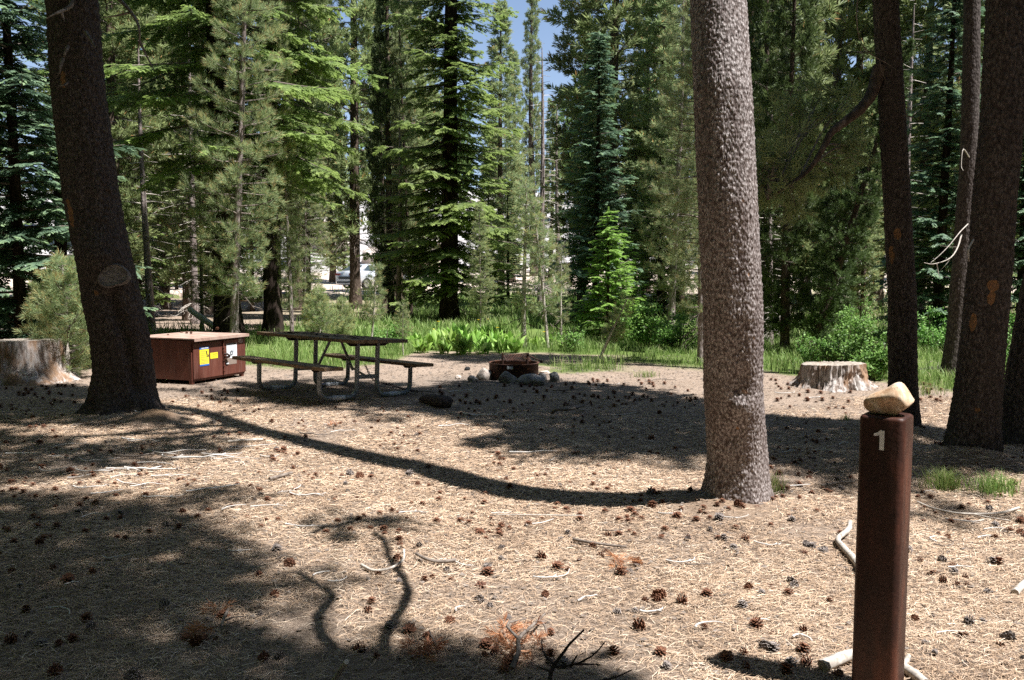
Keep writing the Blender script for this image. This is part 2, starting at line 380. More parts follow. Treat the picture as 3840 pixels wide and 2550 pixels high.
# ------------------------------------------------------------------ near trunks (lofted, bark displaced)
def loft(axis, rfun, zs, nseg, disp=0.008, freq=38, scars=(), vstretch=0.45, dents=(), seed=0):
    """axis: (z->x,y) points [[x,y,z]...]; rfun(z, theta) radius; scars/dents: (theta, z, size, amount)."""
    ax = np.asarray(axis, float)
    cx = np.interp(zs, ax[:, 2], ax[:, 0]); cy = np.interp(zs, ax[:, 2], ax[:, 1])
    th = np.linspace(0, 2 * np.pi, nseg, endpoint=False)
    TH, Z = np.meshgrid(th, zs)
    r = rfun(Z, TH)
    ux, uy = np.cos(TH), np.sin(TH)
    X, Y = r * ux, r * uy
    freq = freq * 1.35; a = vn(X * freq, Y * freq, Z * freq * vstretch, seed); b2 = vn(X * freq * 2.3, Y * freq * 2.3, Z * freq * vstretch * 2.3, seed + 1)
    c2 = vn(X * 11, Y * 11, Z * 1.6, seed + 2)
    d = disp * (np.abs(a - 0.5) * 2.4 + 0.7 * b2 - 0.8) + disp * 1.6 * (c2 - 0.5)
    T = np.full(X.shape, 0.5)
    for t0, z0, s0, amt in dents:
        q = ((np.angle(np.exp(1j * (TH - t0))) * r) ** 2 + (Z - z0) ** 2 * 0.6) / (s0 * s0)
        d = d + amt * np.exp(-q)
    for t0, z0, s0, asp in scars:
        q = ((np.angle(np.exp(1j * (TH - t0))) * r) ** 2 + ((Z - z0) / asp) ** 2) / (s0 * s0)
        T = np.where(q + 0.5 * (a - 0.5) < 1, 1.0, T)
    r = r + d
    V = np.stack([cx[:, None] + r * ux, cy[:, None] + r * uy, Z], -1)
    mb = MB(); mb.add(V, grid_faces(nseg, len(zs), True), 0, T.ravel(), True)
    return mb
def trunk_r(r0, r1, H, flare=0.5, fh=0.25, lobes=5, ph=0.0, lobe=0.25):
    def f(Z, TH):
        base = r0 + (r1 - r0) * np.clip(Z / H, 0, 1)
        fl = np.exp(-np.clip(Z + 0.05, 0, None) / fh)
        return base * (1 + flare * fl * (1 + lobe * np.cos(lobes * TH + ph) + 0.6 * lobe * np.cos(3 * TH + 1.7 * ph)))
    return f

# ------------------------------------------------------------------ foliage templates (K kites of 4 verts)
def kites(base, tip, width, nrm):
    d = tip - base; mid = base + d * 0.45
    s = np.cross(nrm, d); s /= np.linalg.norm(s, axis=1)[:, None] + 1e-9
    wv = s * np.asarray(width)[:, None] * 0.5
    return np.stack([base, mid + wv, tip, mid - wv], 1)
def t_fir(pairs=7, seed=0, w=0.075):
    r = np.random.default_rng(seed); B, T, W, N, C = [], [], [], [], []
    for i in range(pairs):
        s = 0.06 + 0.86 * i / (pairs - 1)
        l = (0.40 - 0.27 * s) * r.uniform(0.8, 1.15)
        for sg in (-1, 1):
            a = R(r.uniform(42, 62)) * sg
            z0 = -0.06 * s
            B.append([s, 0, z0]); T.append([s + l * math.cos(a), l * math.sin(a), z0 - r.uniform(0.0, 0.10)])
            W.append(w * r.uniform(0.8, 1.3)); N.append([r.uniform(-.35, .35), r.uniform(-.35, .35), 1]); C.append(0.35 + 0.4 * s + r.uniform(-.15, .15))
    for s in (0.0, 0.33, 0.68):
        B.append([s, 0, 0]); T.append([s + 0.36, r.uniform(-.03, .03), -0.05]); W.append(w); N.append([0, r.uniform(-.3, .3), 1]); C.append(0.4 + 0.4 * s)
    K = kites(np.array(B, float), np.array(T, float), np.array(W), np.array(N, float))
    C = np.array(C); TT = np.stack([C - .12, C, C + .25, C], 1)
    return K, TT
def t_pine(n=22, seed=0, w=0.05, spread=1.0, orange=0.0):
    r = np.random.default_rng(seed)
    s = r.random(n) ** 0.7
    base = np.stack([s * 0.55, np.zeros(n), np.zeros(n)], 1)
    az = r.random(n) * 2 * np.pi; el = (0.35 + 0.75 * (1 - s) + r.normal(0, .12, n)) * spread
    L = r.uniform(0.42, 0.62, n)
    d = np.stack([np.cos(el), np.sin(el) * np.cos(az), np.sin(el) * np.sin(az)], 1) * L[:, None]
    N = r.normal(size=(n, 3))
    K = kites(base, base + d, np.full(n, w), N)
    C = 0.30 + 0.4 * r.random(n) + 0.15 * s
    if orange: C[r.random(n) < orange] = 1.0
    return K, np.stack([C, C, np.minimum(C + .15, 1), C], 1)
def place(mb, tmpl, pos, fwd, up, scale, tint_off=0.0, mat=0, wscale=None):
    """tmpl: list of (K,T); each instance picks one at random."""
    pos = np.asarray(pos, float); n = len(pos)
    if n == 0: return
    fwd = np.asarray(fwd, float); fwd = fwd / (np.linalg.norm(fwd, axis=1)[:, None] + 1e-9)
    up = np.broadcast_to(np.asarray(up, float), (n, 3))
    side = np.cross(up, fwd); side /= np.linalg.norm(side, axis=1)[:, None] + 1e-9
    u2 = np.cross(fwd, side)
    F = np.stack([fwd, side, u2], 2) * np.broadcast_to(scale, (n,))[:, None, None]
    to = np.broadcast_to(tint_off, (n,))
    pick = rng.integers(0, len(tmpl), n)
    for k, (K, T) in enumerate(tmpl):
        m = pick == k
        if not m.any(): continue
        V = np.einsum('nij,kqj->nkqi', F[m], K) + pos[m][:, None, None, :]
        TT = np.clip(T[None] + to[m][:, None, None], 0, 0.97)
        TT = np.where(T[None] >= 1.0, 1.0, TT)
        V = V.reshape(-1, 3)
        mb.add(V, np.arange(len(V)).reshape(-1, 4), mat, TT.ravel())
FIR = [t_fir(8, i, 0.125) for i in range(5)]
FIRLO = [t_fir(4, 20 + i, 0.24) for i in range(4)]
PINE = [t_pine(30, i, 0.030, 1.0, 0.05) for i in range(5)]
PINEMID = [t_pine(18, 30 + i, 0.095, 1.05, 0.02) for i in range(5)]
PINELO = [t_pine(10, 60 + i, 0.20, 1.15) for i in range(4)]

def tree_mesh(kind, H, base, RAD, nbr, seed, spray, tmpl, prof=0.85, droop=0.35, upturn=0.15, bright=0.0, sub=0.22, gap=0.25, deadfrac=0.0, r0=None, twigs=True, lowdead=0, azbias=None, dens=1.0):
    """returns (crown MB, trunk MB). crown: material 0 needles, 1 wood"""
    global rng
    keep = rng; rng = np.random.default_rng(seed)
    cr = MB(); tr = MB()
    r0 = r0 or H * 0.013
    zs = np.linspace(0, H * 0.97, 26)
    ph = rng.uniform(0, 6, 4)
    ax = np.stack([0.006 * H * np.sin(zs / H * 4 + ph[0]), 0.006 * H * np.sin(zs / H * 3.3 + ph[1]), zs], 1)
    rad = r0 * (1 - zs / H) ** 0.75 + 0.006
    rad[0] *= 1.45; rad[1] *= 1.02
    ax0 = ax.copy(); ax0[0, 2] = -0.35
    tube(tr, ax0, rad, 14, 0, 0.5, True, 0.12)
    P, F, S, TI = [], [], [], []
    az = rng.uniform(0, 6.28)
    for i in range(nbr):
        q = (i + rng.uniform(-.4, .4)) / nbr; q = min(max(q, 0.0), 0.995)
        z = base + (H - base) * q ** 1.05
        az += 2.399 + rng.uniform(-.5, .5)
        if kind == 'fir': pr = (1 - q) ** prof * (0.75 + 0.25 * ss(0, .1, q))
        else: pr = (1 - q) ** 0.6 * (0.45 + 0.55 * ss(0, .35, q))
        L = max(RAD * float(pr) * rng.uniform(0.62, 1.15), 0.12)
        if azbias is not None: L *= 1 + azbias[1] * math.cos(az - azbias[0])
        if rng.random() < gap * 0.35: continue
        h = np.array([math.cos(az), math.sin(az), 0])
        x0 = np.array([np.interp(z, zs, ax[:, 0]), np.interp(z, zs, ax[:, 1]), z])
        t = np.linspace(0, 1, 6)
        rise = (0.35 * q + 0.02) if kind == 'fir' else rng.uniform(0.0, 0.45)
        dz = L * (rise * t - droop * (1 - 0.6 * q) * t ** 1.6 + upturn * t ** 3)
        bend = rng.uniform(-.25, .25)
        sv = np.array([-h[1], h[0], 0])
        path = x0 + h * (L * t)[:, None] + sv * (L * bend * t * t)[:, None] + np.array([0, 0, 1.0]) * dz[:, None]
        tube(cr, path, np.maximum(0.012 * L * (1 - t) + 0.004, 0.004) * (1.5 if kind != 'fir' else 1.0), 4 if L > .8 else 3, 1, 0.5, False)
        dead = rng.random() < deadfrac
        st = spray * (0.50 if kind == 'fir' else 0.55)
        m = max(int(L / st), 1)
        for j in range(m + 1):
            s = (j + rng.uniform(0, .8)) / (m + 1)
            if s < sub and L > .5: continue
            s = min(s, 1)
            p = np.array([np.interp(s, t, path[:, k]) for k in range(3)])
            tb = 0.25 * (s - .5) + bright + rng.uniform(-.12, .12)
            if kind == 'fir':
                w = (0.55 + 0.7 * (1 - s))
                nlat = 1 if L < 0.8 else 2
                for sg in (-1, 1):
                    ll = min(L * 0.42 * (1.15 - s) + 0.10, 1.1) * rng.uniform(.75, 1.2)
                    nn = max(int(ll / (spray * 0.62)), 1)
                    dirv = h * 0.62 + sv * sg * 0.8 + np.array([0, 0, -0.10 - 0.22 * (1 - q)])
                    dirv /= np.linalg.norm(dirv)
                    for q2 in range(nn):
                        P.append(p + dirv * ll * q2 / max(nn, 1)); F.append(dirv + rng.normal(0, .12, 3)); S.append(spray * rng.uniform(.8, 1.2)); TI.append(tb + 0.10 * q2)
                if j == m: P.append(p); F.append(h + np.array([0, 0, -.1])); S.append(spray); TI.append(tb + .12)
            else:
                k = int(rng.integers(2, 4) * dens)
                for _ in range(k):
                    dirv = h * rng.uniform(.2, 1) + sv * rng.uniform(-1, 1) + np.array([0, 0, rng.uniform(-.25, .75)])
                    dirv /= np.linalg.norm(dirv)
                    off = rng.uniform(0.0, 0.34) * min(L, 1.6) * (1.1 - s * .6)
                    e = p + dirv * off
                    if off > 0.2 and twigs: tube(cr, [p, p + dirv * off * .5 + [0, 0, -.02], e], [.006, .005, .004], 3, 1, 0.5, False)
                    if dead: continue
                    P.append(e); F.append(dirv + np.array([0, 0, .35])); S.append(spray * rng.uniform(.75, 1.25)); TI.append(tb)
    if kind == 'fir':
        P.append(ax[-1]); F.append([0.05, 0, 1]); S.append(spray); TI.append(.3)
    if P:
        up = np.tile([0.02, 0.01, 1.0], (len(P), 1)) + (rng.normal(0, .18, (len(P), 3)) if kind == 'fir' else rng.normal(0, .8, (len(P), 3)))
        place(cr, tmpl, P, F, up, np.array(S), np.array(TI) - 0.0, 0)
    for i in range(lowdead):
        z = rng.uniform(0.12 * H if base > 2 else .4, max(base * 1.05, 1.4)); a = rng.uniform(0, 6.28); L = rng.uniform(.3, .9) * RAD * .6
        h = np.array([math.cos(a), math.sin(a), 0]); t = np.linspace(0, 1, 5)
        x0 = np.array([np.interp(z, zs, ax[:, 0]), np.interp(z, zs, ax[:, 1]), z])
        path = x0 + h * (L * t)[:, None] + np.array([0, 0, 1.0]) * (L * (0.1 * t - .55 * t ** 2))[:, None] + rng.normal(0, .02 * L, (5, 3)) * t[:, None]
        tube(cr, path, 0.012 * (1 - t) + .004, 3, 1, .5, False)
        for _ in range(5):
            s = rng.uniform(.25, 1); p = np.array([np.interp(s, t, path[:, k]) for k in range(3)])
            d = h * rng.uniform(0, 1) + rng.normal(0, .6, 3); d[2] -= .4; d *= L * .32 / np.linalg.norm(d)
            tube(cr, [p, p + d * .5 + rng.normal(0, .01, 3), p + d], [.006, .005, .003], 3, 1, .5, False)
    rng = keep
    return cr, tr
PROTO = {}
def proto(key, mats, bark, **k):
    cr, tr = tree_mesh(**k)
    PROTO[key] = (cr.mesh("crown", mats), tr.mesh("trunk", bark), k["H"], k.get("r0") or k["H"] * 0.013, cr)
NW = lambda m: [m, M_TWIGWOOD]
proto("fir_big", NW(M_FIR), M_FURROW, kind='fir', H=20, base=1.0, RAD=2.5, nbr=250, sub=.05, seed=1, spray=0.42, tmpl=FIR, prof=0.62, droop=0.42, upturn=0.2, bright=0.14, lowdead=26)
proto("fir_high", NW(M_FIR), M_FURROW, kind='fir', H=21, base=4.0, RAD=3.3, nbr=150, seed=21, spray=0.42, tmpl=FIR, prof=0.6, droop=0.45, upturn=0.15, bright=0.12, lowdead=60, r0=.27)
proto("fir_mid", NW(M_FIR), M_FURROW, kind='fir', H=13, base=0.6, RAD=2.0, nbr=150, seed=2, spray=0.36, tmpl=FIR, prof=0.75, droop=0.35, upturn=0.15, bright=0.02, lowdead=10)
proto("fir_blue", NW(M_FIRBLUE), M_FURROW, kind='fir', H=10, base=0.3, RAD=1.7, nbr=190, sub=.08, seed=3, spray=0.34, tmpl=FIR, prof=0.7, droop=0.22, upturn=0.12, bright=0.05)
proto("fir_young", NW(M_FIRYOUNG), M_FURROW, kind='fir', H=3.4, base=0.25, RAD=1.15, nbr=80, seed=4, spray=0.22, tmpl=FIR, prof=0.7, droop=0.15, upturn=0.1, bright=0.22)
proto("pine_tall", NW(M_PINE), M_BARKFAR, kind='pine', H=20, base=2.6, RAD=2.4, nbr=135, seed=5, spray=0.42, tmpl=PINEMID, droop=0.3, upturn=0.15, lowdead=24, bright=.08, dens=2)
proto("pine_tall_b", NW(M_PINE), M_BARKFAR, kind='pine', H=19, base=1.5, RAD=2.2, nbr=145, seed=6, spray=0.42, tmpl=PINEMID, droop=0.4, upturn=0.2, lowdead=18, bright=.02, dens=2)
proto("pine_dark", NW(M_PINEDARK), M_BARKFAR, kind='pine', H=15, base=0.7, RAD=1.8, nbr=150, seed=7, spray=0.34, tmpl=PINEMID, droop=0.45, upturn=0.2, lowdead=18, bright=.05, dens=2)
proto("pine_narrow", NW(M_PINELIGHT), M_BARKFAR, kind='pine', H=18, base=1.0, RAD=1.4, nbr=150, seed=8, spray=0.42, tmpl=PINEMID, droop=0.35, upturn=0.2, lowdead=8, dens=2)
proto("pine_tuft", NW(M_PINELIGHT), M_BARKPALE, kind='pine', H=10, base=1.1, RAD=1.2, nbr=150, seed=9, spray=0.22, tmpl=PINE, droop=0.4, upturn=0.25, bright=.05, r0=0.07, lowdead=8, gap=.1, dens=1.5)
proto("sapling", NW(M_PINELIGHT), M_GREYWOOD, kind='pine', H=1.9, base=0.55, RAD=0.42, nbr=34, seed=10, spray=0.17, tmpl=PINE, droop=0.1, upturn=0.1, bright=.05, r0=0.022)
proto("sapling_b", NW(M_PINELIGHT), M_GREYWOOD, kind='pine', H=3.2, base=0.7, RAD=0.6, nbr=44, seed=11, spray=0.19, tmpl=PINE, droop=0.25, upturn=0.15, bright=.05, r0=0.035, deadfrac=.25, lowdead=8)
proto("bush", NW(M_PINELIGHT), M_GREYWOOD, kind='pine', H=1.7, base=0.08, RAD=0.8, nbr=64, seed=12, spray=0.18, tmpl=PINE, droop=0.05, upturn=0.25, bright=.1, r0=0.03, gap=.1, dens=1.5)
proto("grey_snag", NW(M_GREYWOOD), M_BARKPALE, kind='pine', H=11, base=1.5, RAD=1.3, nbr=100, seed=13, spray=0.3, tmpl=PINEMID, droop=0.5, upturn=0.1, deadfrac=1.0, lowdead=20)
PROTO["grey_snag"][0].materials[1] = M_GREYWOOD
proto("fir_lo", NW(M_FIR), M_BARKFAR, kind='fir', H=20, base=0.8, RAD=2.6, nbr=110, seed=14, spray=0.75, tmpl=FIRLO, prof=0.7, droop=0.3, twigs=False)
proto("pine_lo", NW(M_PINE), M_BARKFAR, kind='pine', H=20, base=1.5, RAD=2.6, nbr=110, seed=15, spray=0.75, tmpl=PINELO, droop=0.3, twigs=False, dens=1.6)
proto("pine_lo_b", NW(M_PINELIGHT), M_BARKFAR, kind='pine', H=18, base=1.0, RAD=2.2, nbr=110, seed=16, spray=0.7, tmpl=PINELO, droop=0.3, twigs=False, dens=1.6)

def tree(key, px, D, H, label, cat="tree", name=None, rad=1.0, dia=None, lean=(0, 0), rz=None, group=None, x=None):
    cme, tme, H0, r0, _ = PROTO[key]
    X = xd(px, D) if x is None else x
    sz = H / H0
    nm = name or {"f": "fir_tree", "p": "pine_tree", "s": "sapling", "b": "shrub", "g": "dead_tree"}[key[0]]
    e = empty(nm, (X, D, tz(X, D)), random.uniform(0, 6.28) if rz is None else rz)
    # lean given in world x / y per unit height
    if lean != (0, 0):
        q = Vector((lean[0], lean[1], 1)).normalized()
        rq = Vector((0, 0, 1)).rotation_difference(q)
        e.rotation_mode = 'QUATERNION'
        from mathutils import Quaternion
        e.rotation_quaternion = rq @ Quaternion((0, 0, 1), e.rotation_euler.z)
    tag(e, label, cat, group)
    ts = sz if dia is None else (dia / 2) / r0
    link("trunk", tme, e, scale=(ts, ts, sz))
    link("crown", cme, e, scale=(sz * rad, sz * rad, sz))
    return e

# ------------------------------------------------------------------ the near trees: trunks, then crowns above the frame
def axis_px(pts, D):                   # [(px, py)] at depth D -> [[x, y, z]]
    return np.array([at(px, py, D if np.isscalar(D) else D[i]) for i, (px, py) in enumerate(pts)])
G_SH = np.array([gp(px, py)[:2] for px, py in [(2640, 1884), (2470, 1876), (2216, 1869), (1962, 1844), (1772, 1806), (1581, 1755), (1391, 1717), (1200, 1685), (1048, 1641), (896, 1602), (781, 1560), (667, 1522), (590, 1500)]])
KS = math.cos(SUN_EL) / math.sin(SUN_EL)
zv = np.array([0, .3, .8, 1.3, 2.0, 2.7, 3.4])
cpx = np.array([2757, 2757, 2754, 2747, 2733, 2714, 2697])
zz = np.concatenate([zv, [4.5, 6, 8, 10, 12, 14, 18]])
Ysh = np.zeros_like(zz); Xs = np.zeros_like(zz)
Dg = 5.74
for i, z in enumerate(zz):
    X = (cpx[i] - 1920) / FPX * 5.72 if i < len(zv) else np.interp(z, [3.4, 14, 18], [1.41, 1.24, 1.2])
    gxv = X - KS * SH[0] * z
    Ysh[i] = np.interp(-gxv, -G_SH[:, 0], G_SH[:, 1]) + KS * SH[1] * z
    Xs[i] = X
Ysh[0] = 5.74; Ysh[1] = 5.72; Ysh[-1] = Ysh[-2] + .2
Xs[:len(zv)] = (cpx - 1920) / FPX * (Ysh[:len(zv)] * CP + (EYE - zv) * SP)
Ysh[1:] = np.convolve(np.concatenate([[5.74], Ysh[1:], [Ysh[-1]]]), [.25, .5, .25], 'valid')
AX1 = np.stack([Xs, Ysh, zz], 1); AX1[0, 2] = -0.3
AX2 = axis_px([(468, 1560), (465, 1400), (448, 1250), (425, 1150), (398, 1000), (345, 750), (300, 400), (268, 0)], 9.3)
AX2 = np.vstack([[AX2[0][0] - .02, 9.3, -0.3], AX2, [-5.0, 9.3, 8], [-5.2, 9.3, 13], [-5.2, 9.3, 17]])
AX3 = axis_px([(3388, 1610), (3386, 1400), (3382, 1100), (3367, 800), (3344, 400), (3320, 0)], 8.42)
AX3 = np.vstack([[AX3[0][0], 8.42, -.3], AX3, [3.6, 8.42, 8], [3.5, 8.5, 16]])
AX4 = axis_px([(3640, 1705), (3674, 1400), (3696, 1200), (3713, 1000), (3728, 750), (3762, 400), (3776, 0)], 7.13)
AX4 = np.vstack([[AX4[0][0], 7.13, -.3], AX4, [4.4, 7.2, 7], [4.6, 7.4, 15]])
AX5 = axis_px([(3560, 1440), (3590, 1200), (3612, 900), (3632, 600), (3642, 300), (3645, 0)], 12.2)
AX5 = np.vstack([[AX5[0][0], 12.2, -.3], AX5, [7, 12.2, 9], [7.1, 12.2, 17]])
AX6 = axis_px([(3822, 1655), (3862, 1400), (3925, 1050), (3990, 700), (4040, 300)], 7.75)
AX6 = np.vstack([[AX6[0][0], 7.75, -.3], AX6, [5.9, 7.8, 8], [6.3, 8.0, 14]])
AXB = np.array([[3.3, .55, -.3], [3.3, .5, 5], [3.2, .5, 15]])
AXC = np.array([[-3.2, -1.6, -.3], [-3.2, -1.6, 5], [-3.1, -1.5, 15]])
AXD = np.array([[8.0, 4.6, -.3], [8.0, 4.6, 5], [7.9, 4.7, 15]])
TREES = [  # name-key, axis, crown z range, max reach
    ("T1", AX1, 9.5, 17, 3.0), ("T2", AX2, 6.0, 16, 2.6), ("R1", AX3, 5.2, 15, 3.0), ("R2", AX4, 5.0, 14, 3.2), ("R3", AX5, 5.6, 16, 2.4),
    ("R4", AX6, 4.6, 13, 2.6), ("TB", AXB, 5.0, 14, 4.4), ("TC", AXC, 4.6, 14, 4.4), ("TD", AXD, 4.4, 14, 3.6)]
def inpoly(px, py, poly):
    poly = np.asarray(poly, float); r = np.zeros(np.shape(px), bool)
    x, y = poly[:, 0], poly[:, 1]; j = len(poly) - 1
    for i in range(len(poly)):
        c = ((y[i] > py) != (y[j] > py)) & (px < (x[j] - x[i]) * (py - y[i]) / (y[j] - y[i] + 1e-12) + x[i])
        r ^= c; j = i
    return r
SHADE = [  # polygons on the ground (given by where they are seen), density
    ([(-1500, 1640), (0, 1850), (350, 1880), (620, 1900), (700, 1985), (850, 2015), (950, 2100), (1160, 2165), (1150, 2225), (920, 2260), (860, 2335), (980, 2430), (1300, 2460), (1900, 2475), (2200, 2530), (2420, 2600), (2450, 3000), (2700, 4300), (-2600, 4300), (-3000, 2500)], 1.0),
    ([(1150, 2470), (1500, 2470), (1900, 2480), (2250, 2540), (2420, 2620), (2450, 2900), (1150, 2900)], 1.0),
    ([(-300, 1630), (100, 1625), (300, 1660), (560, 1680), (700, 1715), (600, 1745), (300, 1770), (0, 1830), (-400, 1850)], 0.55),
    ([(-900, 1440), (240, 1445), (340, 1450), (330, 1530), (600, 1530), (640, 1600), (420, 1605), (180, 1600), (-900, 1590)], 1.0),
    ([(1450, 1478), (1700, 1430), (2050, 1425), (2350, 1445), (2650, 1500), (2900, 1560), (3250, 1600), (3430, 1620), (3600, 1640), (3900, 1650), (4300, 1700), (4300, 1800), (3840, 1775), (3450, 1790), (3000, 1775), (2880, 1745), (2700, 1705), (2400, 1705), (2150, 1660), (1950, 1610), (1750, 1575), (1550, 1540)], 0.93),
    ([(1280, 1440), (1500, 1440), (1760, 1500), (1560, 1525), (1300, 1500)], 0.8),
    ([(1750, 1640), (1950, 1650), (2150, 1680), (2300, 1720), (2150, 1730), (1900, 1700)], 0.35),
    ([(1080, 2010), (1200, 1945), (1330, 1925), (1500, 1950), (1420, 1985), (1300, 2010), (1180, 2060)], 0.7),
    ([(700, 1850), (900, 1835), (1000, 1870), (850, 1900), (650, 1910)], 0.4),
    ([(560, 1640), (800, 1640), (1000, 1660), (800, 1690), (600, 1690)], 0.3),
]
srcs = []
for poly, dens in SHADE:
    P = np.array([gp(x, y)[:2] for x, y in poly])
    lo, hi = P.min(0), P.max(0)
    st = 0.155
    A, B = np.meshgrid(np.arange(lo[0], hi[0], st), np.arange(lo[1], hi[1], st))
    A = A.ravel() + rng.uniform(-.08, .08, A.size); B = B.ravel() + rng.uniform(-.08, .08, B.size)
    m = inpoly(A, B, P)
    hole = fbm(A / .42, B / .42, s=77, o=3)
    m &= (hole > (0.13 if dens > .9 else 0.50 - dens * .22)) | (rng.random(A.size) < dens * .25)
    m &= rng.random(A.size) < max(dens, .75)
    srcs.append(np.stack([A[m], B[m], np.zeros(m.sum())], 1))
# points on the shaded trunks themselves and on the picnic table
for AX, z1, rr, lo in ((AX2, 5.0, .34, 0.2), (AX3, 5.0, .16, 0.0), (AX4, 4.4, .2, 0.0), (AX6, 4.0, .2, 0.0)):
    for z in np.arange(lo, z1, .16):
        c = np.array([np.interp(z, AX[:, 2], AX[:, 0]), np.interp(z, AX[:, 2], AX[:, 1]), z])
        for q in (-0.9, -.3, .3, .9):
            srcs.append((c + np.array([-SH[1] * q * rr * -1, SH[0] * q * rr, 0]))[None])
for s in np.arange(.30, 1.0, .09):
    for q in (-.35, -.1, .15, .4):
        srcs.append(np.array([[-3.15 + s * 1.45 + q * .75, 11.5 - s * 1.75 + q * .6, .76]]))
SRC = np.vstack(srcs)
zc = np.arange(4.4, 17, .45)
cand = SRC[:, None, :] + SUN[None, None, :] * ((zc[None, :] - SRC[:, 2:3]) / SUN[2])[..., None]
best = np.full(len(SRC), 1e9); bt = np.full(len(SRC), -1); bp = np.zeros((len(SRC), 3))
for ti, (nm, AX, z0, z1, rm) in enumerate(TREES):
    ax_ = np.interp(zc, AX[:, 2], AX[:, 0]); ay_ = np.interp(zc, AX[:, 2], AX[:, 1])
    d = np.hypot(cand[..., 0] - ax_, cand[..., 1] - ay_)
    lim = rm * (1 - 0.45 * np.clip((zc - z0) / (z1 - z0), 0, 1))
    cost = d / lim + rng.uniform(0, .35, d.shape)
    cost = np.where((zc < z0) | (zc > z1) | (d < .25), 1e6, cost)
    k = cost.argmin(1); c = cost[np.arange(len(SRC)), k]
    m = c < best
    best[m] = c[m]; bt[m] = ti; bp[m] = cand[np.arange(len(SRC)), k][m]
ok = best < 1.9
px_, py_ = to_px(bp[:, 0], bp[:, 1], bp[:, 2])
ok &= ~((bp[:, 1] > .3) & (py_ > -60) & (px_ > -100) & (px_ < 3940))       # nothing hangs into the visible part of the sky
for z in np.arange(0.0, 4.4, .3):                      # the sunlit trunk stays in the sun
    ax1 = np.array([np.interp(z, AX1[:, 2], AX1[:, 0]), np.interp(z, AX1[:, 2], AX1[:, 1])])
    q = bp[:, :2] - SUN[:2] * ((bp[:, 2] - z) / SUN[2])[:, None]
    ok &= ~((np.hypot(q[:, 0] - ax1[0], q[:, 1] - ax1[1]) < .50) & (bt != 0))
def on_box(p):
    r_ = np.zeros(len(p), bool)
    for z in (.1, .4, .7):
        q = p[:, :2] - SUN[:2] * ((p[:, 2] - z) / SUN[2])[:, None]; r_ |= (q[:, 0] > -5.7) & (q[:, 0] < -3.7) & (q[:, 1] > 11.3) & (q[:, 1] < 13.4)
    return r_
ok &= ~on_box(bp)
print("canopy", len(SRC), ok.sum(), [(TREES[i][0], int((ok & (bt == i)).sum())) for i in range(len(TREES))])
CANT = [t_pine(22, 90 + i, 0.10, 1.15) for i in range(4)]
def canopy(ti):
    nm, AX, z0, z1, rm = TREES[ti]
    mb = MB(); p = bp[ok & (bt == ti)]
    extra = []
    H = AX[-1, 2]
    for i in range(70):                        # the rest of the crown, high above
        z = rng.uniform(z1 - 2.5, H + .6); a = rng.uniform(0, 6.28); r = rm * .5 * rng.uniform(.1, 1) * (1 - (z - z1 + 2.5) / (H - z1 + 4.2))
        extra.append([np.interp(z, AX[:, 2], AX[:, 0]) + r * math.cos(a), np.interp(z, AX[:, 2], AX[:, 1]) + r * math.sin(a), z])
    al = p
    if len(al):
        axx = np.interp(al[:, 2], AX[:, 2], AX[:, 0]); axy = np.interp(al[:, 2], AX[:, 2], AX[:, 1])
        az = np.arctan2(al[:, 1] - axy, al[:, 0] - axx); rr = np.hypot(al[:, 0] - axx, al[:, 1] - axy)
        key = np.floor(al[:, 2] / .9).astype(int) * 100 + np.floor((az + 3.15) / .7).astype(int)
        for kk in np.unique(key):
            q = al[key == kk]; r_ = rr[key == kk]; tip = q[r_.argmax()]; zb = max(q[:, 2].mean() - .35 * r_.max(), z0 * .7)
            b0 = np.array([np.interp(zb, AX[:, 2], AX[:, 0]), np.interp(zb, AX[:, 2], AX[:, 1]), zb])
            mid = (b0 + q.mean(0)) / 2 + np.array([0, 0, -.1])
            path = bezier([b0, mid, q.mean(0), tip], 9)
            tube(mb, path, np.linspace(.012 * r_.max() + .012, .006, 9), 5, 1, .5, False)
            for c in q:
                n = path[np.linalg.norm(path - c, axis=1).argmin()]
                if np.linalg.norm(c - n) > .12: tube(mb, [n, (n + c) / 2 + rng.normal(0, .03, 3), c], .004, 3, 1, .5, False)
        n = len(al); rep = 6
        pos = np.repeat(al, rep, 0) + rng.normal(0, .085, (n * rep, 3))
        place(mb, CANT, pos, rng.normal(0, 1, pos.shape) + [0, 0, .5], rng.normal(0, 1, pos.shape), rng.uniform(.2, .32, len(pos)), rng.uniform(-.1, .3, len(pos)), 0)
    if extra:
        ex = np.array(extra); ex = ex[~on_box(ex)]; pos = np.repeat(ex, 6, 0) + rng.normal(0, .22, (len(ex) * 6, 3))
        place(mb, CANT, pos, rng.normal(0, 1, pos.shape) + [0, 0, .5], rng.normal(0, 1, pos.shape), rng.uniform(.3, .5, len(pos)), 0.1, 0)
    return mb
def near_tree(ti, label, r0, r1, mats, nseg, zs, flare, fh, disp, freq, scars=(), dents=(), ph=0.0, lobe=.25, name="pine_tree"):
    AX = TREES[ti][1]
    bx, by = float(np.interp(0, AX[:, 2], AX[:, 0])), float(np.interp(0, AX[:, 2], AX[:, 1]))
    e = tag(empty(name, (bx, by, 0)), label, "tree")
    off = np.array([bx, by, 0])
    tr = loft(AX - off, trunk_r(r0, r1, AX[-1, 2], flare, fh, 5, ph, lobe), zs, nseg, disp * 1.25, freq, scars, dents=dents, seed=ti * 5)
    t = part("trunk", tr, mats, e)
    cr = canopy(ti)
    if cr.n:
        M = np.eye(4); M[:3, 3] = -off
        c2 = MB().join(cr, M); part("crown", c2, [M_PINE, M_TWIGWOOD], e)
    return e, t, off
def zlist(top, H, fine, coarse=.25):
    return np.concatenate([np.arange(-.25, top, fine), np.arange(top, H, coarse)])
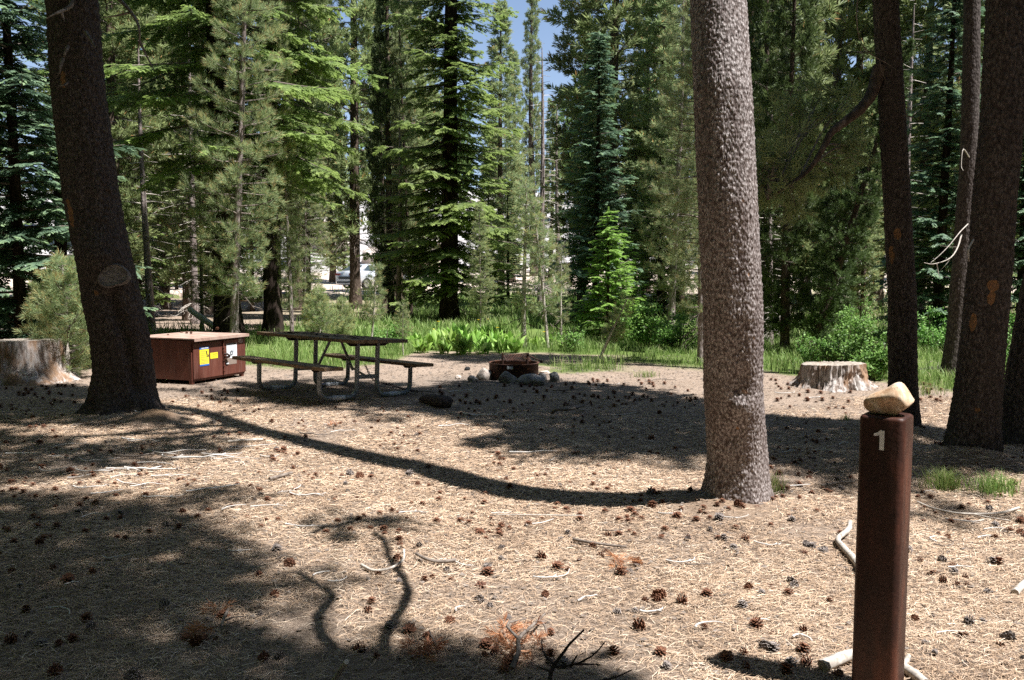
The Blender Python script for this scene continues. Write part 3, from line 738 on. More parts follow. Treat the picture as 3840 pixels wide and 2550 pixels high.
E1, TR1, OFF1 = near_tree(0, "tall pine with pale scaly sunlit bark standing alone beside the numbered post", .197, .06, M_BARK1, 340, zlist(4.2, 18, .0075), .38, .18, .0055, 62,
    scars=[(R(-100), .55, .012, 1.0), (R(-80), .80, .016, .8), (R(-62), 1.15, .009, 1), (R(-70), 1.55, .007, 1.5), (R(-75), 2.0, .008, 1)],
    dents=[(R(-92), .80, .055, -.035), (R(-86), .90, .045, -.03), (R(-98), .72, .06, .02), (R(-110), .50, .06, -.025), (R(-76), .70, .07, .018)])
E2, TR2, OFF2 = near_tree(1, "thick dark leaning pine with a sawn-off limb scar, left of the brown metal box", .315, .09, M_BARK2, 260, zlist(5.2, 17, .014), .75, .15, .012, 26,
    scars=[(R(-120), 2.2, .05, 3.0), (R(-92), 1.35, .02, 1.6), (R(-95), 3.6, .03, 3.0)],
    dents=[(R(-72), 1.75, .20, .09), (R(-66), 1.30, .07, -.07), (R(-62), 1.15, .07, -.08), (R(-58), 1.0, .07, -.08), (R(-53), .84, .07, -.08), (R(-49), .68, .07, -.08), (R(-46), .5, .07, -.07), (R(-43), .33, .07, -.06), (R(-130), .3, .10, .05), (R(-95), .1, .12, .08), (R(-30), .1, .12, .10)], ph=.8)
E3, TR3, OFF3 = near_tree(2, "dark pine rising behind the numbered post with one thick drooping limb", .14, .05, M_BARK2, 160, zlist(4.6, 16, .012), .3, .2, .006, 36,
    scars=[(R(-120), 1.95, .035, 1.6), (R(-150), 1.75, .03, 3)], dents=[(R(-180), .95, .05, .02)], ph=2)
E4, TR4, OFF4 = near_tree(3, "big dark pine at the right with two round orange resin scars on its bark", .185, .07, M_BARK2, 220, zlist(4.2, 15, .011), .35, .25, .008, 38,
    scars=[(R(-108), 1.46, .045, 1.1), (R(-150), 1.15, .03, 2.6), (R(-110), 1.36, .03, 2), (R(-116), .42, .022, 1)], ph=1)
E5, TR5, OFF5 = near_tree(4, "slimmer grey pine half hidden behind the big dark pine at the right", .135, .05, M_BARK2, 100, zlist(6, 17, .03), .3, .2, .006, 30, ph=1)
E6, TR6, OFF6 = near_tree(5, "dark trunk leaning right at the far right edge beyond the big scarred pine", .20, .09, M_BARK2, 120, zlist(3.5, 14, .02), .5, .25, .009, 30, ph=1)
for ti, lab in ((6, "pine just out of frame whose crown shades the near ground"), (7, "pine behind the viewer shading the lower left ground"), (8, "pine out of frame at the right shading the dark trunks")):
    near_tree(ti, lab, .22, .08, M_BARK2, 24, zlist(1, 15, .25), .3, .2, .01, 20)

# the two crooked branches whose shadows lie on the near ground: limbs of the unseen pine
def shadow_limb(pts, z0, z1, r0, r1, jitter=0):
    g = np.array([gp(x, y) for x, y in pts]); z = np.linspace(z0, z1, len(g))
    p = g + SUN[None] * (z / SUN[2])[:, None]
    return p, r0, r1
lm = MB()
for pts, za, zb, ra, rb in (([(1320, 2470), (1235, 2420), (1195, 2350), (1200, 2300), (1245, 2235), (1170, 2185), (1110, 2150)], 2.75, 3.0, .030, .022),
                            ([(1440, 2460), (1448, 2380), (1495, 2300), (1528, 2225), (1505, 2160), (1455, 2090), (1440, 2040), (1400, 2000)], 2.75, 3.1, .032, .018),
                            ([(1660, 1972), (1560, 1965), (1440, 1952), (1320, 1965), (1220, 1985), (1150, 2010)], 3.4, 3.2, .012, .02)):
    p, _, _ = shadow_limb(pts, za, zb, 0, 0)
    tube(lm, bezier(p, 24), np.linspace(ra, rb, 24), 6, 0, .5, True, .3)
pj = gp(1380, 2520) + SUN * 2.9 / SUN[2]
tube(lm, bezier([[3.25, .52, 4.2], [2.6, 1.5, 3.5], pj, gp(1440, 2460) + SUN * 2.75 / SUN[2]], 10), np.linspace(.04, .018, 10), 6)
tube(lm, [pj, gp(1320, 2470) + SUN * 2.75 / SUN[2]], .02, 6)
eb = [o for o in bpy.data.objects if o.get("label", "").startswith("pine just out of frame")][0]
M = np.eye(4); M[:3, 3] = -np.array(eb.location)
part("limb", MB().join(lm, M), M_BARK2, eb)

# limb of the pine behind the post, with its drooping dark foliage
lp = MB(); D3 = 8.4
pth = bezier([at(3300, 250, 8.4), at(3286, 300, 8.38), at(3262, 365, 8.3), at(3215, 420, 8.2), at(3160, 462, 8.1), at(3115, 500, 8.05), at(3085, 560, 8.0), at(3030, 640, 7.95), at(2950, 700, 7.9), at(2880, 745, 7.85)], 24)
tube(lp, pth - OFF3, np.interp(np.linspace(0, 1, 24), [0, .2, .55, 1], [.070, .056, .034, .010]), 9, 0, .5, True, .15)
part("limb", lp, M_BARKFAR, E3)
lf = MB(); tips = []
for i, (px, py, n, s) in enumerate([(2960, 520, 10, 1), (2900, 600, 12, 1), (3000, 640, 14, 1), (2930, 700, 14, 1), (3060, 620, 10, 1), (3120, 620, 8, .8), (2850, 720, 9, 1), (3010, 730, 8, 1), (3180, 380, 8, .8), (3060, 430, 10, 1), (3230, 540, 7, .7), (2880, 640, 8, 1), (3100, 400, 8, .9), (3020, 480, 8, 1), (3150, 540, 6, .7)]):
    D = (8.1 if px < 3000 else 8.7) + rng.uniform(-.2, .4); tip = at(px, py, D)
    st = pth[-1] if px < 3110 else pth[rng.integers(14, 20)]
    bp_ = bezier([st, (st + tip) / 2 + [0, rng.uniform(-.1, .1), .10], tip], 8)
    tube(lf, bp_ - OFF3, np.linspace(.014, .004, 8), 4, 1, .5, False)
    for _ in range(n):
        q = bp_[rng.integers(3, 8)]; c = tip + rng.normal(0, .14, 3) * s
        tube(lf, [q - OFF3, (q + c) / 2 - OFF3 + [0, 0, .02], c - OFF3], .003, 3, 1, .5, False); tips.append(c)
tips = np.array(tips); pos = np.repeat(tips, 3, 0) + rng.normal(0, .035, (len(tips) * 3, 3))
place(lf, [t_pine(26, 200 + i, .045, .8) for i in range(4)], pos - OFF3, rng.normal(0, .7, pos.shape) + [-.4, 0, .1], rng.normal(0, 1, pos.shape), rng.uniform(.17, .26, len(pos)), rng.uniform(-.1, .3, len(pos)), 0)
part("branch_foliage", lf, [M_PINE, M_TWIGWOOD], E3)
# bare dead branches on the near trunks
def dead_branch(parent, off, pts, D, r0, r1, kids=(), m_=None):
    m_ = m_ or (M_TWIGWOOD if parent is E2 or parent is E3 else M_GREYWOOD); r0 *= (1 if parent is E2 else .6); r1 *= .5  # darker wood puts the shade on the leaning pine's pale stubs into their colour
    mb = MB(); p = bezier([at(x, y, D if np.isscalar(D) else D[i]) for i, (x, y) in enumerate(pts)], 14) - off
    tube(mb, p, np.linspace(r0, r1, 14), 5, 0, .5, True, .2)
    for s, (dx, dz), l in kids:
        q = p[int(s * 13)]; tube(mb, [q, q + np.array([dx, rng.uniform(-.1, .1), dz]) * l * .5 + rng.normal(0, .01, 3), q + np.array([dx, -.05, dz]) * l], np.array([r0 * .5, r0 * .35, r1 * .6]), 4)
    part("dead_branch", mb, m_, parent)
dead_branch(E2, OFF2, [(262, -40), (268, 15), (235, 40), (205, 52), (172, 70)], [9.0, 8.9, 8.75, 8.6, 8.5], .03, .01, [(.55, (.3, -1), .1)])
dead_branch(E2, OFF2, [(322, 122), (335, 140), (350, 165), (358, 178)], [8.95, 8.85, 8.75, 8.7], .022, .012)
dead_branch(E2, OFF2, [(254, 175), (248, 190), (240, 212)], [8.96, 8.88, 8.85], .022, .02)
dead_branch(E2, OFF2, [(236, 222), (228, 245), (223, 275)], [8.96, 8.88, 8.85], .022, .018)
dead_branch(E2, OFF2, [(254, 310), (240, 320), (217, 322)], [8.96, 8.88, 8.85], .014, .01)
dead_branch(E2, OFF2, [(400, -60), (450, 0), (495, 50), (520, 100), (522, 160), (512, 200)], [9.2, 9.0, 8.9, 8.8, 8.8, 8.8], .028, .008, [(.4, (-1, -.2), .3), (.8, (.5, -1), .3)])
dead_branch(E3, OFF3, [(3425, 440), (3385, 430), (3378, 424)], [8.2, 8.3, 8.4], .012, .014)
dead_branch(E3, OFF3, [(3230, -80), (3212, 40), (3225, 150), (3270, 205), (3330, 240), (3370, 268)], [8.2, 8.1, 8.1, 8.15, 8.25, 8.2], .012, .004, [(.4, (.4, -.7), .25), (.7, (.3, -1), .2)])
dead_branch(E5, OFF5, [(3605, 880), (3590, 930), (3560, 970), (3500, 990), (3465, 985)], [12.0, 11.8, 11.6, 11.5, 11.4], .022, .006, [(.5, (-.5, -.6), .3), (.75, (.2, -1), .2), (.3, (-1, .1), .3)])
dead_branch(E5, OFF5, [(3630, 840), (3600, 870), (3560, 920), (3520, 960), (3490, 985)], [12.0, 11.6, 11.4, 11.3, 11.2], .014, .004)
dead_branch(E5, OFF5, [(3635, 590), (3612, 560), (3605, 620), (3612, 640)], [12.0, 11.7, 11.6, 11.5], .014, .006)
dead_branch(E4, OFF4, [(3650, 900), (3634, 930), (3632, 960), (3634, 980)], [6.98, 6.92, 6.9, 6.9], .016, .012)
# sawn limb face on the leaning pine
cl = MB(); c0 = at(438, 1045, 9.3) - OFF2; n0 = np.array([.32, -.94, .1]); n0 /= np.linalg.norm(n0)
c0 = c0 + n0 * .33; s0 = np.cross(n0, [0, 0, 1]); s0 /= np.linalg.norm(s0); u0 = np.cross(s0, n0)
ang = np.linspace(0, 2 * np.pi, 40, endpoint=False)
rr = .118 * (1 + .14 * np.cos(2 * ang + .9) + .07 * np.cos(3 * ang + 2) + .03 * rng.random(40))
ring = [c0 + (s0[None] * np.cos(ang)[:, None] * 1.05 + u0[None] * np.sin(ang)[:, None]) * (rr * k)[:, None] + n0 * o for k, o in ((1.15, -.22), (1.12, -.03), (1.0, .012), (.95, .0), (.5, .004))]
V = np.vstack(ring); cl.add(V, grid_faces(40, 5, True), 0, .5, True); cl.add(ring[-1], np.arange(40)[None], 0)
M_CUT, nt, b = mat("sawn_wood_face", .85)
nt.links.new(ramp(nt, noise(nt, objco(nt, (1, 1, 3)), 14, 5), [(0.3, (0.07, 0.06, 0.055)), (0.5, (0.16, 0.145, 0.14)), (0.7, (0.27, 0.25, 0.24))]), b.inputs["Base Color"])
tag(part("cut_limb", cl, M_CUT, E2), "grey sawn face of a removed limb")

# ------------------------------------------------------------------ shared object materials
def simple(name, col, rough=.6, metal=0, spec=.4):
    m, nt, b = mat(name, rough, spec); b.inputs["Base Color"].default_value = (*col, 1); b.inputs["Metallic"].default_value = metal; return m
M_RUST, nt, b = mat("dark_rusty_steel", .5, .3)
n1 = noise(nt, objco(nt, (1, 1, .35)), 9, 6, .65); n2 = noise(nt, objco(nt), 60, 4)
nt.links.new(mixc(nt, math_(nt, 'MULTIPLY', n2, .4), ramp(nt, n1, [(.34, (.010, .005, .004)), (.5, (.032, .012, .008)), (.68, (.12, .040, .023))]), (.075, .028, .018)), b.inputs["Base Color"])
bump(nt, b, math_(nt, 'ADD', n1, n2), .5, .004)
M_BOX, nt, b = mat("brown_painted_steel", .55, .35)
n1 = noise(nt, objco(nt, (1, 1, .25)), 7, 5); n2 = noise(nt, objco(nt), 90, 3); sp = voro(nt, objco(nt), 26)
c = ramp(nt, n1, [(.3, (.085, .026, .018)), (.6, (.13, .042, .028)), (.8, (.17, .07, .05))])
c = mixc(nt, ramp(nt, sp, [(.05, (1, 1, 1)), (.09, (0, 0, 0))]), c, (.30, .18, .14))
sx = noise(nt, objco(nt, (8, 8, .5)), 4, 3)
c = mixc(nt, math_(nt, 'MULTIPLY', ramp(nt, sx, [(.55, (0, 0, 0)), (.75, (1, 1, 1))]), .35), c, (.30, .20, .17))
nt.links.new(c, b.inputs["Base Color"]); bump(nt, b, n2, .2, .002)
M_LID, nt, b = mat("dusty_faded_lid", .75, .2)
nt.links.new(ramp(nt, noise(nt, objco(nt), 6, 6, .7), [(.3, (.22, .12, .09)), (.5, (.38, .26, .21)), (.7, (.48, .38, .32))]), b.inputs["Base Color"])
M_YEL = simple("yellow_sticker", (.85, .72, .04), .5); M_BLUE = simple("blue_sticker_band", (.03, .14, .50), .5)
M_WHITE = simple("white_paper", (.80, .82, .85), .5); M_INK = simple("black_ink", (.03, .03, .03), .6); M_GREYPL = simple("bare_grey_patch", (.24, .19, .16), .6)
M_INKY = simple("printed_text", (.35, .33, .12), .6); M_INKW = simple("printed_grey_text", (.38, .42, .48), .6)
M_DECAL = simple("white_decal", (.75, .75, .76), .5)
M_STEEL, nt, b = mat("galvanised_pipe", .38, .5); b.inputs["Metallic"].default_value = .2
nt.links.new(ramp(nt, noise(nt, objco(nt), 22, 5), [(.3, (.16, .18, .20)), (.7, (.34, .37, .41))]), b.inputs["Base Color"])
M_STEELB, nt, b = mat("scuffed_bare_pipe", .5, .5); nt.links.new(ramp(nt, noise(nt, objco(nt), 30, 5), [(.3, (.42, .46, .50)), (.7, (.70, .74, .78))]), b.inputs["Base Color"])
M_PLANK, nt, b = mat("weathered_planks", .8, .2)
n1 = noise(nt, objco(nt, (.6, 9, 9)), 5, 6, .65, .6); n2 = noise(nt, objco(nt), 5, 5, .7)
c = ramp(nt, n1, [(.3, (.09, .055, .035)), (.5, (.24, .16, .095)), (.7, (.38, .28, .18))])
c = mixc(nt, ramp(nt, n2, [(.5, (0, 0, 0)), (.62, (1, 1, 1))]), c, (.12, .10, .09))
nt.links.new(c, b.inputs["Base Color"]); bump(nt, b, n1, .5, .004)
def rockmat(name, lo, mid, hi, sc_=9):
    m, nt, b = mat(name, .8, .25); n = noise(nt, objco(nt), sc_, 7, .68, .5); n2 = noise(nt, objco(nt), sc_ * 7, 3)
    c = ramp(nt, n, [(.32, lo), (.5, mid), (.68, hi)])
    c = mixc(nt, math_(nt, 'MULTIPLY', ramp(nt, n2, [(.58, (0, 0, 0)), (.66, (1, 1, 1))]), .6), c, (.10, .09, .08))
    nt.links.new(c, b.inputs["Base Color"]); bump(nt, b, n, .5, .01); return m
M_ROCKTAN = rockmat("tan_granite", (.36, .18, .08), (.60, .44, .30), (.82, .77, .70), 9)
M_ROCKW = rockmat("pale_granite", (.34, .27, .22), (.55, .47, .41), (.68, .62, .57))
M_ROCKG = rockmat("grey_granite", (.10, .095, .09), (.24, .23, .225), (.42, .40, .39))
M_STUMP, nt, b = mat("weathered_stump_wood", .9, .15)
n1 = noise(nt, objco(nt, (1, 1, .16)), 15, 6, .7, .5); n2 = noise(nt, objco(nt, (1, 1, .5)), 4, 4)
c = ramp(nt, n1, [(.32, (.04, .03, .025)), (.43, (.20, .155, .13)), (.52, (.40, .36, .335)), (.68, (.60, .56, .535))])
c = mixc(nt, ramp(nt, n2, [(.5, (0, 0, 0)), (.62, (1, 1, 1))]), c, mixc(nt, n1, (.12, .07, .045), (.44, .29, .19)))
nt.links.new(c, b.inputs["Base Color"]); bump(nt, b, n1, .9, .02)
M_STUMPTOP, nt, b = mat("sawn_stump_top", .85, .15)
nt.links.new(ramp(nt, noise(nt, objco(nt, (8, 1.2, 1)), 5, 6, .6), [(.3, (.20, .155, .12)), (.6, (.40, .35, .30)), (.8, (.52, .48, .44))]), b.inputs["Base Color"])
M_ASHSTEEL, nt, b = mat("burnt_rusty_steel", .8, .3)
nt.links.new(ramp(nt, noise(nt, objco(nt), 14, 6, .7), [(.35, (.02, .014, .012)), (.55, (.07, .03, .02)), (.72, (.28, .12, .06))]), b.inputs["Base Color"])

def orient(n):           # columns: right (as seen from the front), outward normal, up
    n = np.array([n[0], n[1], 0.0]); n /= np.linalg.norm(n)
    return math.atan2(n[1], n[0]) + math.pi / 2       # local -Y is the outward normal
def rbox(mb, sx, sy, z0, z1, r, top_r=0, seg=5, mat=0):
    a = []
    for cx_, cy_, s0_ in ((1, 1, 0), (-1, 1, 90), (-1, -1, 180), (1, -1, 270)):
        for k in range(seg):
            t = R(s0_ + 90 * k / (seg - 1)); a.append([cx_ * (sx / 2 - r) + r * math.cos(t), cy_ * (sy / 2 - r) + r * math.sin(t)])
    a = np.array(a); n = len(a); rows = [(a, z0), (a, z1 - top_r)]
    for k in range(1, 5):
        t = k / 4 * math.pi / 2; s = 1 - top_r * (1 - math.cos(t)) / (min(sx, sy) / 2)
        rows.append((a * s, z1 - top_r + top_r * math.sin(t)))
    V = np.vstack([np.column_stack([p, np.full(n, z)]) for p, z in rows])
    mb.add(V, grid_faces(n, len(rows), True), mat, .5, True)
    mb.add(np.column_stack([rows[-1][0], np.full(n, rows[-1][1])]), np.arange(n)[None], mat); return mb
# ------------------------------------------------------------------ numbered post with a rock on it
pb = gp(3290, 2590); PN = np.array([-.616, -.788])
post = tag(empty("marker_post", (pb[0], pb[1], 0), orient(PN)), "square rusty brown metal post bearing a white number in the foreground", "post")
pm = MB(); rbox(pm, .155, .155, -.3, 1.045, .022, .014); part("post_body", pm, M_RUST, post)
dg = [(x * .66, z * .63) for x, z in [(-.004, 0), (-.004, .084), (-.022, .078), (-.034, .078), (-.034, .093), (-.015, .099), (-.002, .112), (.020, .112), (.020, 0)]]
dm_ = MB(); d0 = np.array([[x + .0, -.0790, z + .925] for x, z in dg]); d1 = d0 + [0, -.0015, 0]
dm_.add(d1, np.arange(len(dg))[None]); dm_.add(np.vstack([d0, d1]), [[i, (i + 1) % len(dg), (i + 1) % len(dg) + len(dg), i + len(dg)] for i in range(len(dg))])
tag(part("number", dm_, M_DECAL, post), "white number one")
def rock_mesh(sx, sy, sz, seed, rough=.16, flat=.75, facets=7, res=34, extra=None):
    r = np.random.default_rng(seed); facets = facets * 2 if facets else 0
    u = np.linspace(0, 2 * np.pi, res, endpoint=False); v = np.linspace(0.04, np.pi - .04, res // 2 + 4)
    U, Vv = np.meshgrid(u, v); D = np.stack([np.sin(Vv) * np.cos(U), np.sin(Vv) * np.sin(U), -np.cos(Vv)], -1)
    rad = np.ones(U.shape)
    for _ in range(facets):
        n = r.normal(size=3); n /= np.linalg.norm(n); d = r.uniform(.5, .85)
        dp = D @ n; rad = np.where(dp > .15, np.minimum(rad, 1.0 * (0.35 + .65 * d) / np.maximum(dp, .15)), rad)
    rad *= 1 + rough * (fbm(D[..., 0] * 1.7 + seed, D[..., 1] * 1.7, D[..., 2] * 1.7, s=seed, o=4) - .47) * 2
    if extra is not None: rad *= extra(D)
    V = D * rad[..., None] * np.array([sx, sy, sz]) / 2
    V[..., 2] = np.where(V[..., 2] < -sz / 2 * flat, -sz / 2 * flat, V[..., 2])
    V[..., 2] -= V[..., 2].min()
    mb = MB(); mb.add(V, grid_faces(res, len(v), True), 0, .5, True)
    mb.add(V[0][::-1], np.arange(res)[None]); mb.add(V[-1], np.arange(res)[None]); return mb
# rock profile seen from the front: high at the right, sloping to the left
rk = rock_mesh(.176, .13, .124, 5, .08, .80, 3, 48)
V = rk.v[0]; t = V[:, 0] / .086; V[:, 2] *= 0.80 + .30 * np.exp(-((t - .30) / .42) ** 2) - .10 * np.clip(-t, 0, 1); V[:, 0] += .012 * (V[:, 2] / .12)
V[:, 2] = np.maximum(V[:, 2], 0)
rko = link("rock", rk.mesh("rock", M_ROCKTAN), None, (pb[0] - .004, pb[1] - .01, 1.046), (R(2), R(2), orient(PN) + .08))
tag(rko, "rounded tan and white rock balanced on top of the numbered post", "rock")

# ------------------------------------------------------------------ brown metal food box
nb = np.array([.93, -.367]); bc = gp(720, 1445)
th = orient(nb); BW, BL, BH = 1.13, 1.08, .655
boxo = tag(empty("food_storage_box", (bc[0], bc[1], tz(bc[0], bc[1])), th), "brown metal food storage box with dusty lid and yellow sticker beside leaning pine", "storage box")
m = MB(); box(m, (BW / 2, BL / 2, .34), (BW, BL, .56)); box(m, (BW / 2, .012, .33), (BW - .02, .02, .58)); part("box_body", m, M_BOX, boxo)
m = MB(); box(m, (BW / 2, BL / 2 - .035, .643), (BW + .03, BL + .09, .018)); box(m, (BW / 2, -.079, .630), (BW + .03, .004, .040)); part("lid", m, M_LID, boxo)
for x0, x1 in ((.02, BW * .545), (BW * .56, BW - .01)):
    m = MB(); box(m, ((x0 + x1) / 2, -.012, .325), (x1 - x0, .018, .50)); d = part("door", m, M_BOX, boxo)
    if x0 < .1:
        st = MB(); box(st, (.235, -.0225, .385), (.185, .002, .27)); s_ = tag(part("sticker", st, M_YEL, d), "yellow notice with blue bands")
        q = MB()
        for zc_, h in ((.503, .036), (.258, .022)): box(q, (.235, -.0245, zc_), (.187, .002, h))
        for zz_ in (.455, .43, .40, .372, .345, .325, .305, .285): box(q, (.215 if zz_ > .36 else .235, -.0245, zz_), (.10 if zz_ > .36 else .15, .001, .005), 1)
        box(q, (.205, -.026, .503), (.055, .001, .014), 3); box(q, (.275, -.026, .503), (.075, .001, .014), 3)
        bz = [(.27, .455), (.285, .46), (.295, .445), (.292, .425), (.30, .405), (.295, .38), (.283, .38), (.28, .40), (.272, .43)]
        q.add([[x, -.0250, z] for x, z in bz], np.arange(len(bz))[None], 2)
        q.add([[x, -.0250, z] for x, z in ((.30, .38), (.318, .412), (.324, .38))], np.arange(3)[None], 2); box(q, (.302, -.0248, .376), (.05, .001, .006), 2)
        part("print", q, [M_BLUE, M_INKY, M_INK, M_WHITE], s_)
        st = MB(); box(st, (.435, -.0225, .378), (.155, .002, .085)); s_ = tag(part("sticker", st, M_YEL, d), "small plain yellow label")
        q = MB(); box(q, (.455, -.0245, .398), (.09, .001, .006)); box(q, (.445, -.0245, .37), (.09, .001, .003)); part("print", q, M_INK, s_)
    else:
        st = MB(); box(st, (.815, -.0225, .418), (.225, .002, .215)); s_ = tag(part("sticker", st, M_WHITE, d), "white notice with a grey picture")
        q = MB(); box(q, (.815, -.0245, .515), (.20, .001, .016), 1)
        for i in range(7): box(q, (.79 + .01 * (i % 3), -.0245, .492 - i * .016), (.15, .001, .004))
        bz = [(.775, .355), (.772, .40), (.80, .42), (.83, .415), (.84, .38), (.83, .35), (.80, .342)]
        q.add([[x, -.0250, z] for x, z in bz], np.arange(len(bz))[None], 2); q.add([[x, -.0262, z] for x, z in ((.795, .37), (.80, .395), (.82, .385), (.812, .366))], np.arange(4)[None], 3)
        box(q, (.845, -.0248, .41), (.008, .001, .06)); part("print", q, [M_INKW, M_INK, simple("dark_grey_picture", (.12, .14, .15)), M_WHITE], s_)
        st = MB(); box(st, (.81, -.0222, .262), (.215, .0015, .095)); part("worn_patch", st, M_GREYPL, d)
        st = MB(); box(st, (.705, -.03, .235), (.05, .014, .016)); part("clasp", st, M_STEELB, d)
        try:
            cu = bpy.data.curves.new("tmp", 'FONT'); cu.body = "YC1"; cu.size = .085; cu.extrude = .0008
            to = bpy.data.objects.new("tmp", cu); dg_ = bpy.context.evaluated_depsgraph_get(); COL.objects.link(to); bpy.context.view_layer.update()
            tm = bpy.data.meshes.new_from_object(to.evaluated_get(bpy.context.evaluated_depsgraph_get())); bpy.data.objects.remove(to)
            tm.materials.clear(); tm.materials.append(M_DECAL)
            lo = link("site_code", tm, d, (.965, -.0226, .52), (R(90), 0, 0), (.62, 1, 1)); tag(lo, "white stencilled code letters")
        except Exception as ex: print("text", ex)
m = MB(); tube(m, [[BW * .552, -.035, .07], [BW * .552, -.035, .60]], .011, 8)
for z in (.13, .2, .28, .42, .47, .55): tube(m, [[BW * .552, -.035, z], [BW * .552, -.035, z + .02]], .017, 8)
part("latch_rod", m, M_BOX, boxo)
m = MB(); tube(m, bezier([[BW * .552, -.045, .385], [BW * .58, -.075, .38], [BW * .63, -.07, .345], [BW * .60, -.06, .33], [BW * .545, -.05, .335]], 14), .014, 7); box(m, (BW * .585, -.06, .335), (.09, .03, .03)); part("latch_handle", m, M_RUST, boxo)
m = MB(); box(m, (BW * .595, -.004, .3), (.035, .006, .5)); part("door_gap", m, M_INK, boxo)
for x, y in ((.03, .03), (BW - .05, .03), (.03, BL - .05), (BW - .05, BL - .05)):
    m = MB(); box(m, (x, y, .0), (.05, .05, .16)); part("leg", m, M_BOX, boxo)

# ------------------------------------------------------------------ picnic tables
def picnic_table(label, loc, rz, tilt=0.0, L=2.1, LF=1.36):
    e = tag(empty("picnic_table", loc, rz), label, "picnic table"); e.rotation_euler = (tilt, 0, rz)
    # local +X runs along the table away from the near end, Y across
    def planks(cy, w, z, n, L, th_):
        mb = MB(); pw = w / n
        for i in range(n):
            y = cy - w / 2 + pw * (i + .5); x0, x1 = -.30 + rng.uniform(-.01, .01), L - .30 + rng.uniform(-.01, .01)
            seg = 9; xs = np.linspace(x0, x1, seg); sag = rng.uniform(-.006, .004)
            V = []
            for x in xs:
                s = (x - x0) / (x1 - x0); dz = sag * 4 * s * (1 - s) + rng.uniform(-.001, .001)
                for yy, zz_ in ((-pw / 2 + .003, -th_), (pw / 2 - .003, -th_), (pw / 2 - .003, -.005), (pw / 2 - .008, 0), (-pw / 2 + .008, 0), (-pw / 2 + .003, -.005)): V.append([x, y + yy, z + zz_ + dz])
            mb.add(V, grid_faces(6, seg, True)); mb.add(V[:6][::-1], np.arange(6)[None]); mb.add(V[-6:], np.arange(6)[None])
        return mb
    part("tabletop", planks(0, .80, .755, 5, L + .15, .042), M_PLANK, e)
    for s in (-1, 1): part("bench_seat", planks(s * .71, .27, .440, 1, L, .042), M_PLANK, e)
    for xf in (0.0, LF):
        for s in (-1, 1):
            r_ = .11
            pts = [[xf, s * .70, .41]]
            pts += [[xf, s * .70, .2]]
            for k in range(7):
                t = k / 6 * math.pi / 2; pts.append([xf, s * (.70 - r_ + r_ * math.cos(t)), .038 + r_ * (1.15 - 1.15 * math.sin(t))])
            for k in range(7):
                t = k / 6 * math.pi / 2; pts.append([xf, s * (.155 + r_ - r_ * math.sin(t)), .038 + r_ * (1.15 - 1.15 * math.cos(t))])
            pts += [[xf, s * .155, .4], [xf, s * .155, .72]]
            mb = MB(); tube(mb, np.array(pts), .030, 12, 0, .5, True); lg = part("leg_frame", mb, M_STEEL, e)
            mb = MB(); tube(mb, [[xf, s * .34, .038], [xf, s * .52, .038]], .0325, 12); part("scuffed_sleeve", mb, M_STEELB, lg)
        mb = MB(); V = []
        for x in (xf - .02, xf + .02):
            for y, z in ((-.34, .722), (-.26, .662), (.26, .662), (.34, .722)): V.append([x, y, z])
        mb.add(V, [[0, 1, 2, 3], [7, 6, 5, 4], [0, 4, 5, 1], [1, 5, 6, 2], [2, 6, 7, 3], [3, 7, 4, 0]])
        part("cross_support", mb, M_FURROW, e)
        for s in (-1, 1):
            mb = MB(); V = []
            for x in (xf - .02, xf + .02):
                for y, z in ((-.13, .412), (-.08, .365), (.08, .365), (.13, .412)): V.append([x, s * .70 + y, z])
            mb.add(V, [[0, 1, 2, 3], [7, 6, 5, 4], [0, 4, 5, 1], [1, 5, 6, 2], [2, 6, 7, 3], [3, 7, 4, 0]])
            part("seat_support", mb, M_FURROW, e)
        sg = 1 if xf == 0 else -1
        mb = MB(); tube(mb, [[xf + sg * .58, 0, .72], [xf + sg * .30, 0, .34]], .018, 8); tube(mb, [[xf + sg * .33, 0, .37], [xf, 0, .28]], .016, 6); box(mb, (xf, 0, .28), (.04, .34, .05)); part("diagonal_brace", mb, M_STEEL, e)
    return e
trz = R(137)
tc = np.array([-1.82, 10.42]); ptab = picnic_table("long weathered wooden picnic table on grey pipe legs beside the fire ring", (tc[0], tc[1], tz(tc[0], tc[1]) + .0), trz, R(2.6))
dbr = MB()
for i in range(60):
    x, y = rng.uniform(-.2, 1.7), rng.uniform(-.34, .34); L = rng.uniform(.02, .09); a = rng.uniform(0, 3.1)
    tube(dbr, [[x, y, .762], [x + L * math.cos(a), y + L * math.sin(a), .763 + rng.uniform(0, .012)]], .003 + rng.random() * .004, 3, 0, .5, False)
part("litter_on_top", dbr, M_BLACKWOOD, ptab)["kind"] = "stuff"
# chain lying on the ground from the table
cpts = bezier([gp(1370, 1432) + [0, 0, .25], gp(1400, 1440) + [0, 0, .06], gp(1460, 1450) + [0, 0, .03], gp(1520, 1466) + [0, 0, .02], gp(1570, 1475) + [0, 0, .02]], 40)
ch = MB()
for i in range(0, 39):
    a_, b_ = cpts[i], cpts[i + 1]; c_ = (a_ + b_) / 2; t_ = (b_ - a_) / np.linalg.norm(b_ - a_)
    s_ = np.cross(t_, [0, 0, 1]); s_ /= np.linalg.norm(s_); u_ = np.cross(s_, t_)
    if i % 2: s_ = u_
    an = np.linspace(0, 2 * np.pi, 9)
    tube(ch, c_ + t_ * (.028 * np.cos(an))[:, None] + s_ * (.014 * np.sin(an))[:, None], .0045, 4, 0, .5, False)
cho = link("chain", ch.mesh("chain", M_ASHSTEEL)); tag(cho, "rusty chain trailing on the ground from the picnic table", "chain")
ft = xd(880, 36.0); picnic_table("far sunlit picnic table seen between trunks behind the brown box", (ft + .9, 35.4, tz(ft, 36) + .02), R(160), 0, 2.4, 1.7)

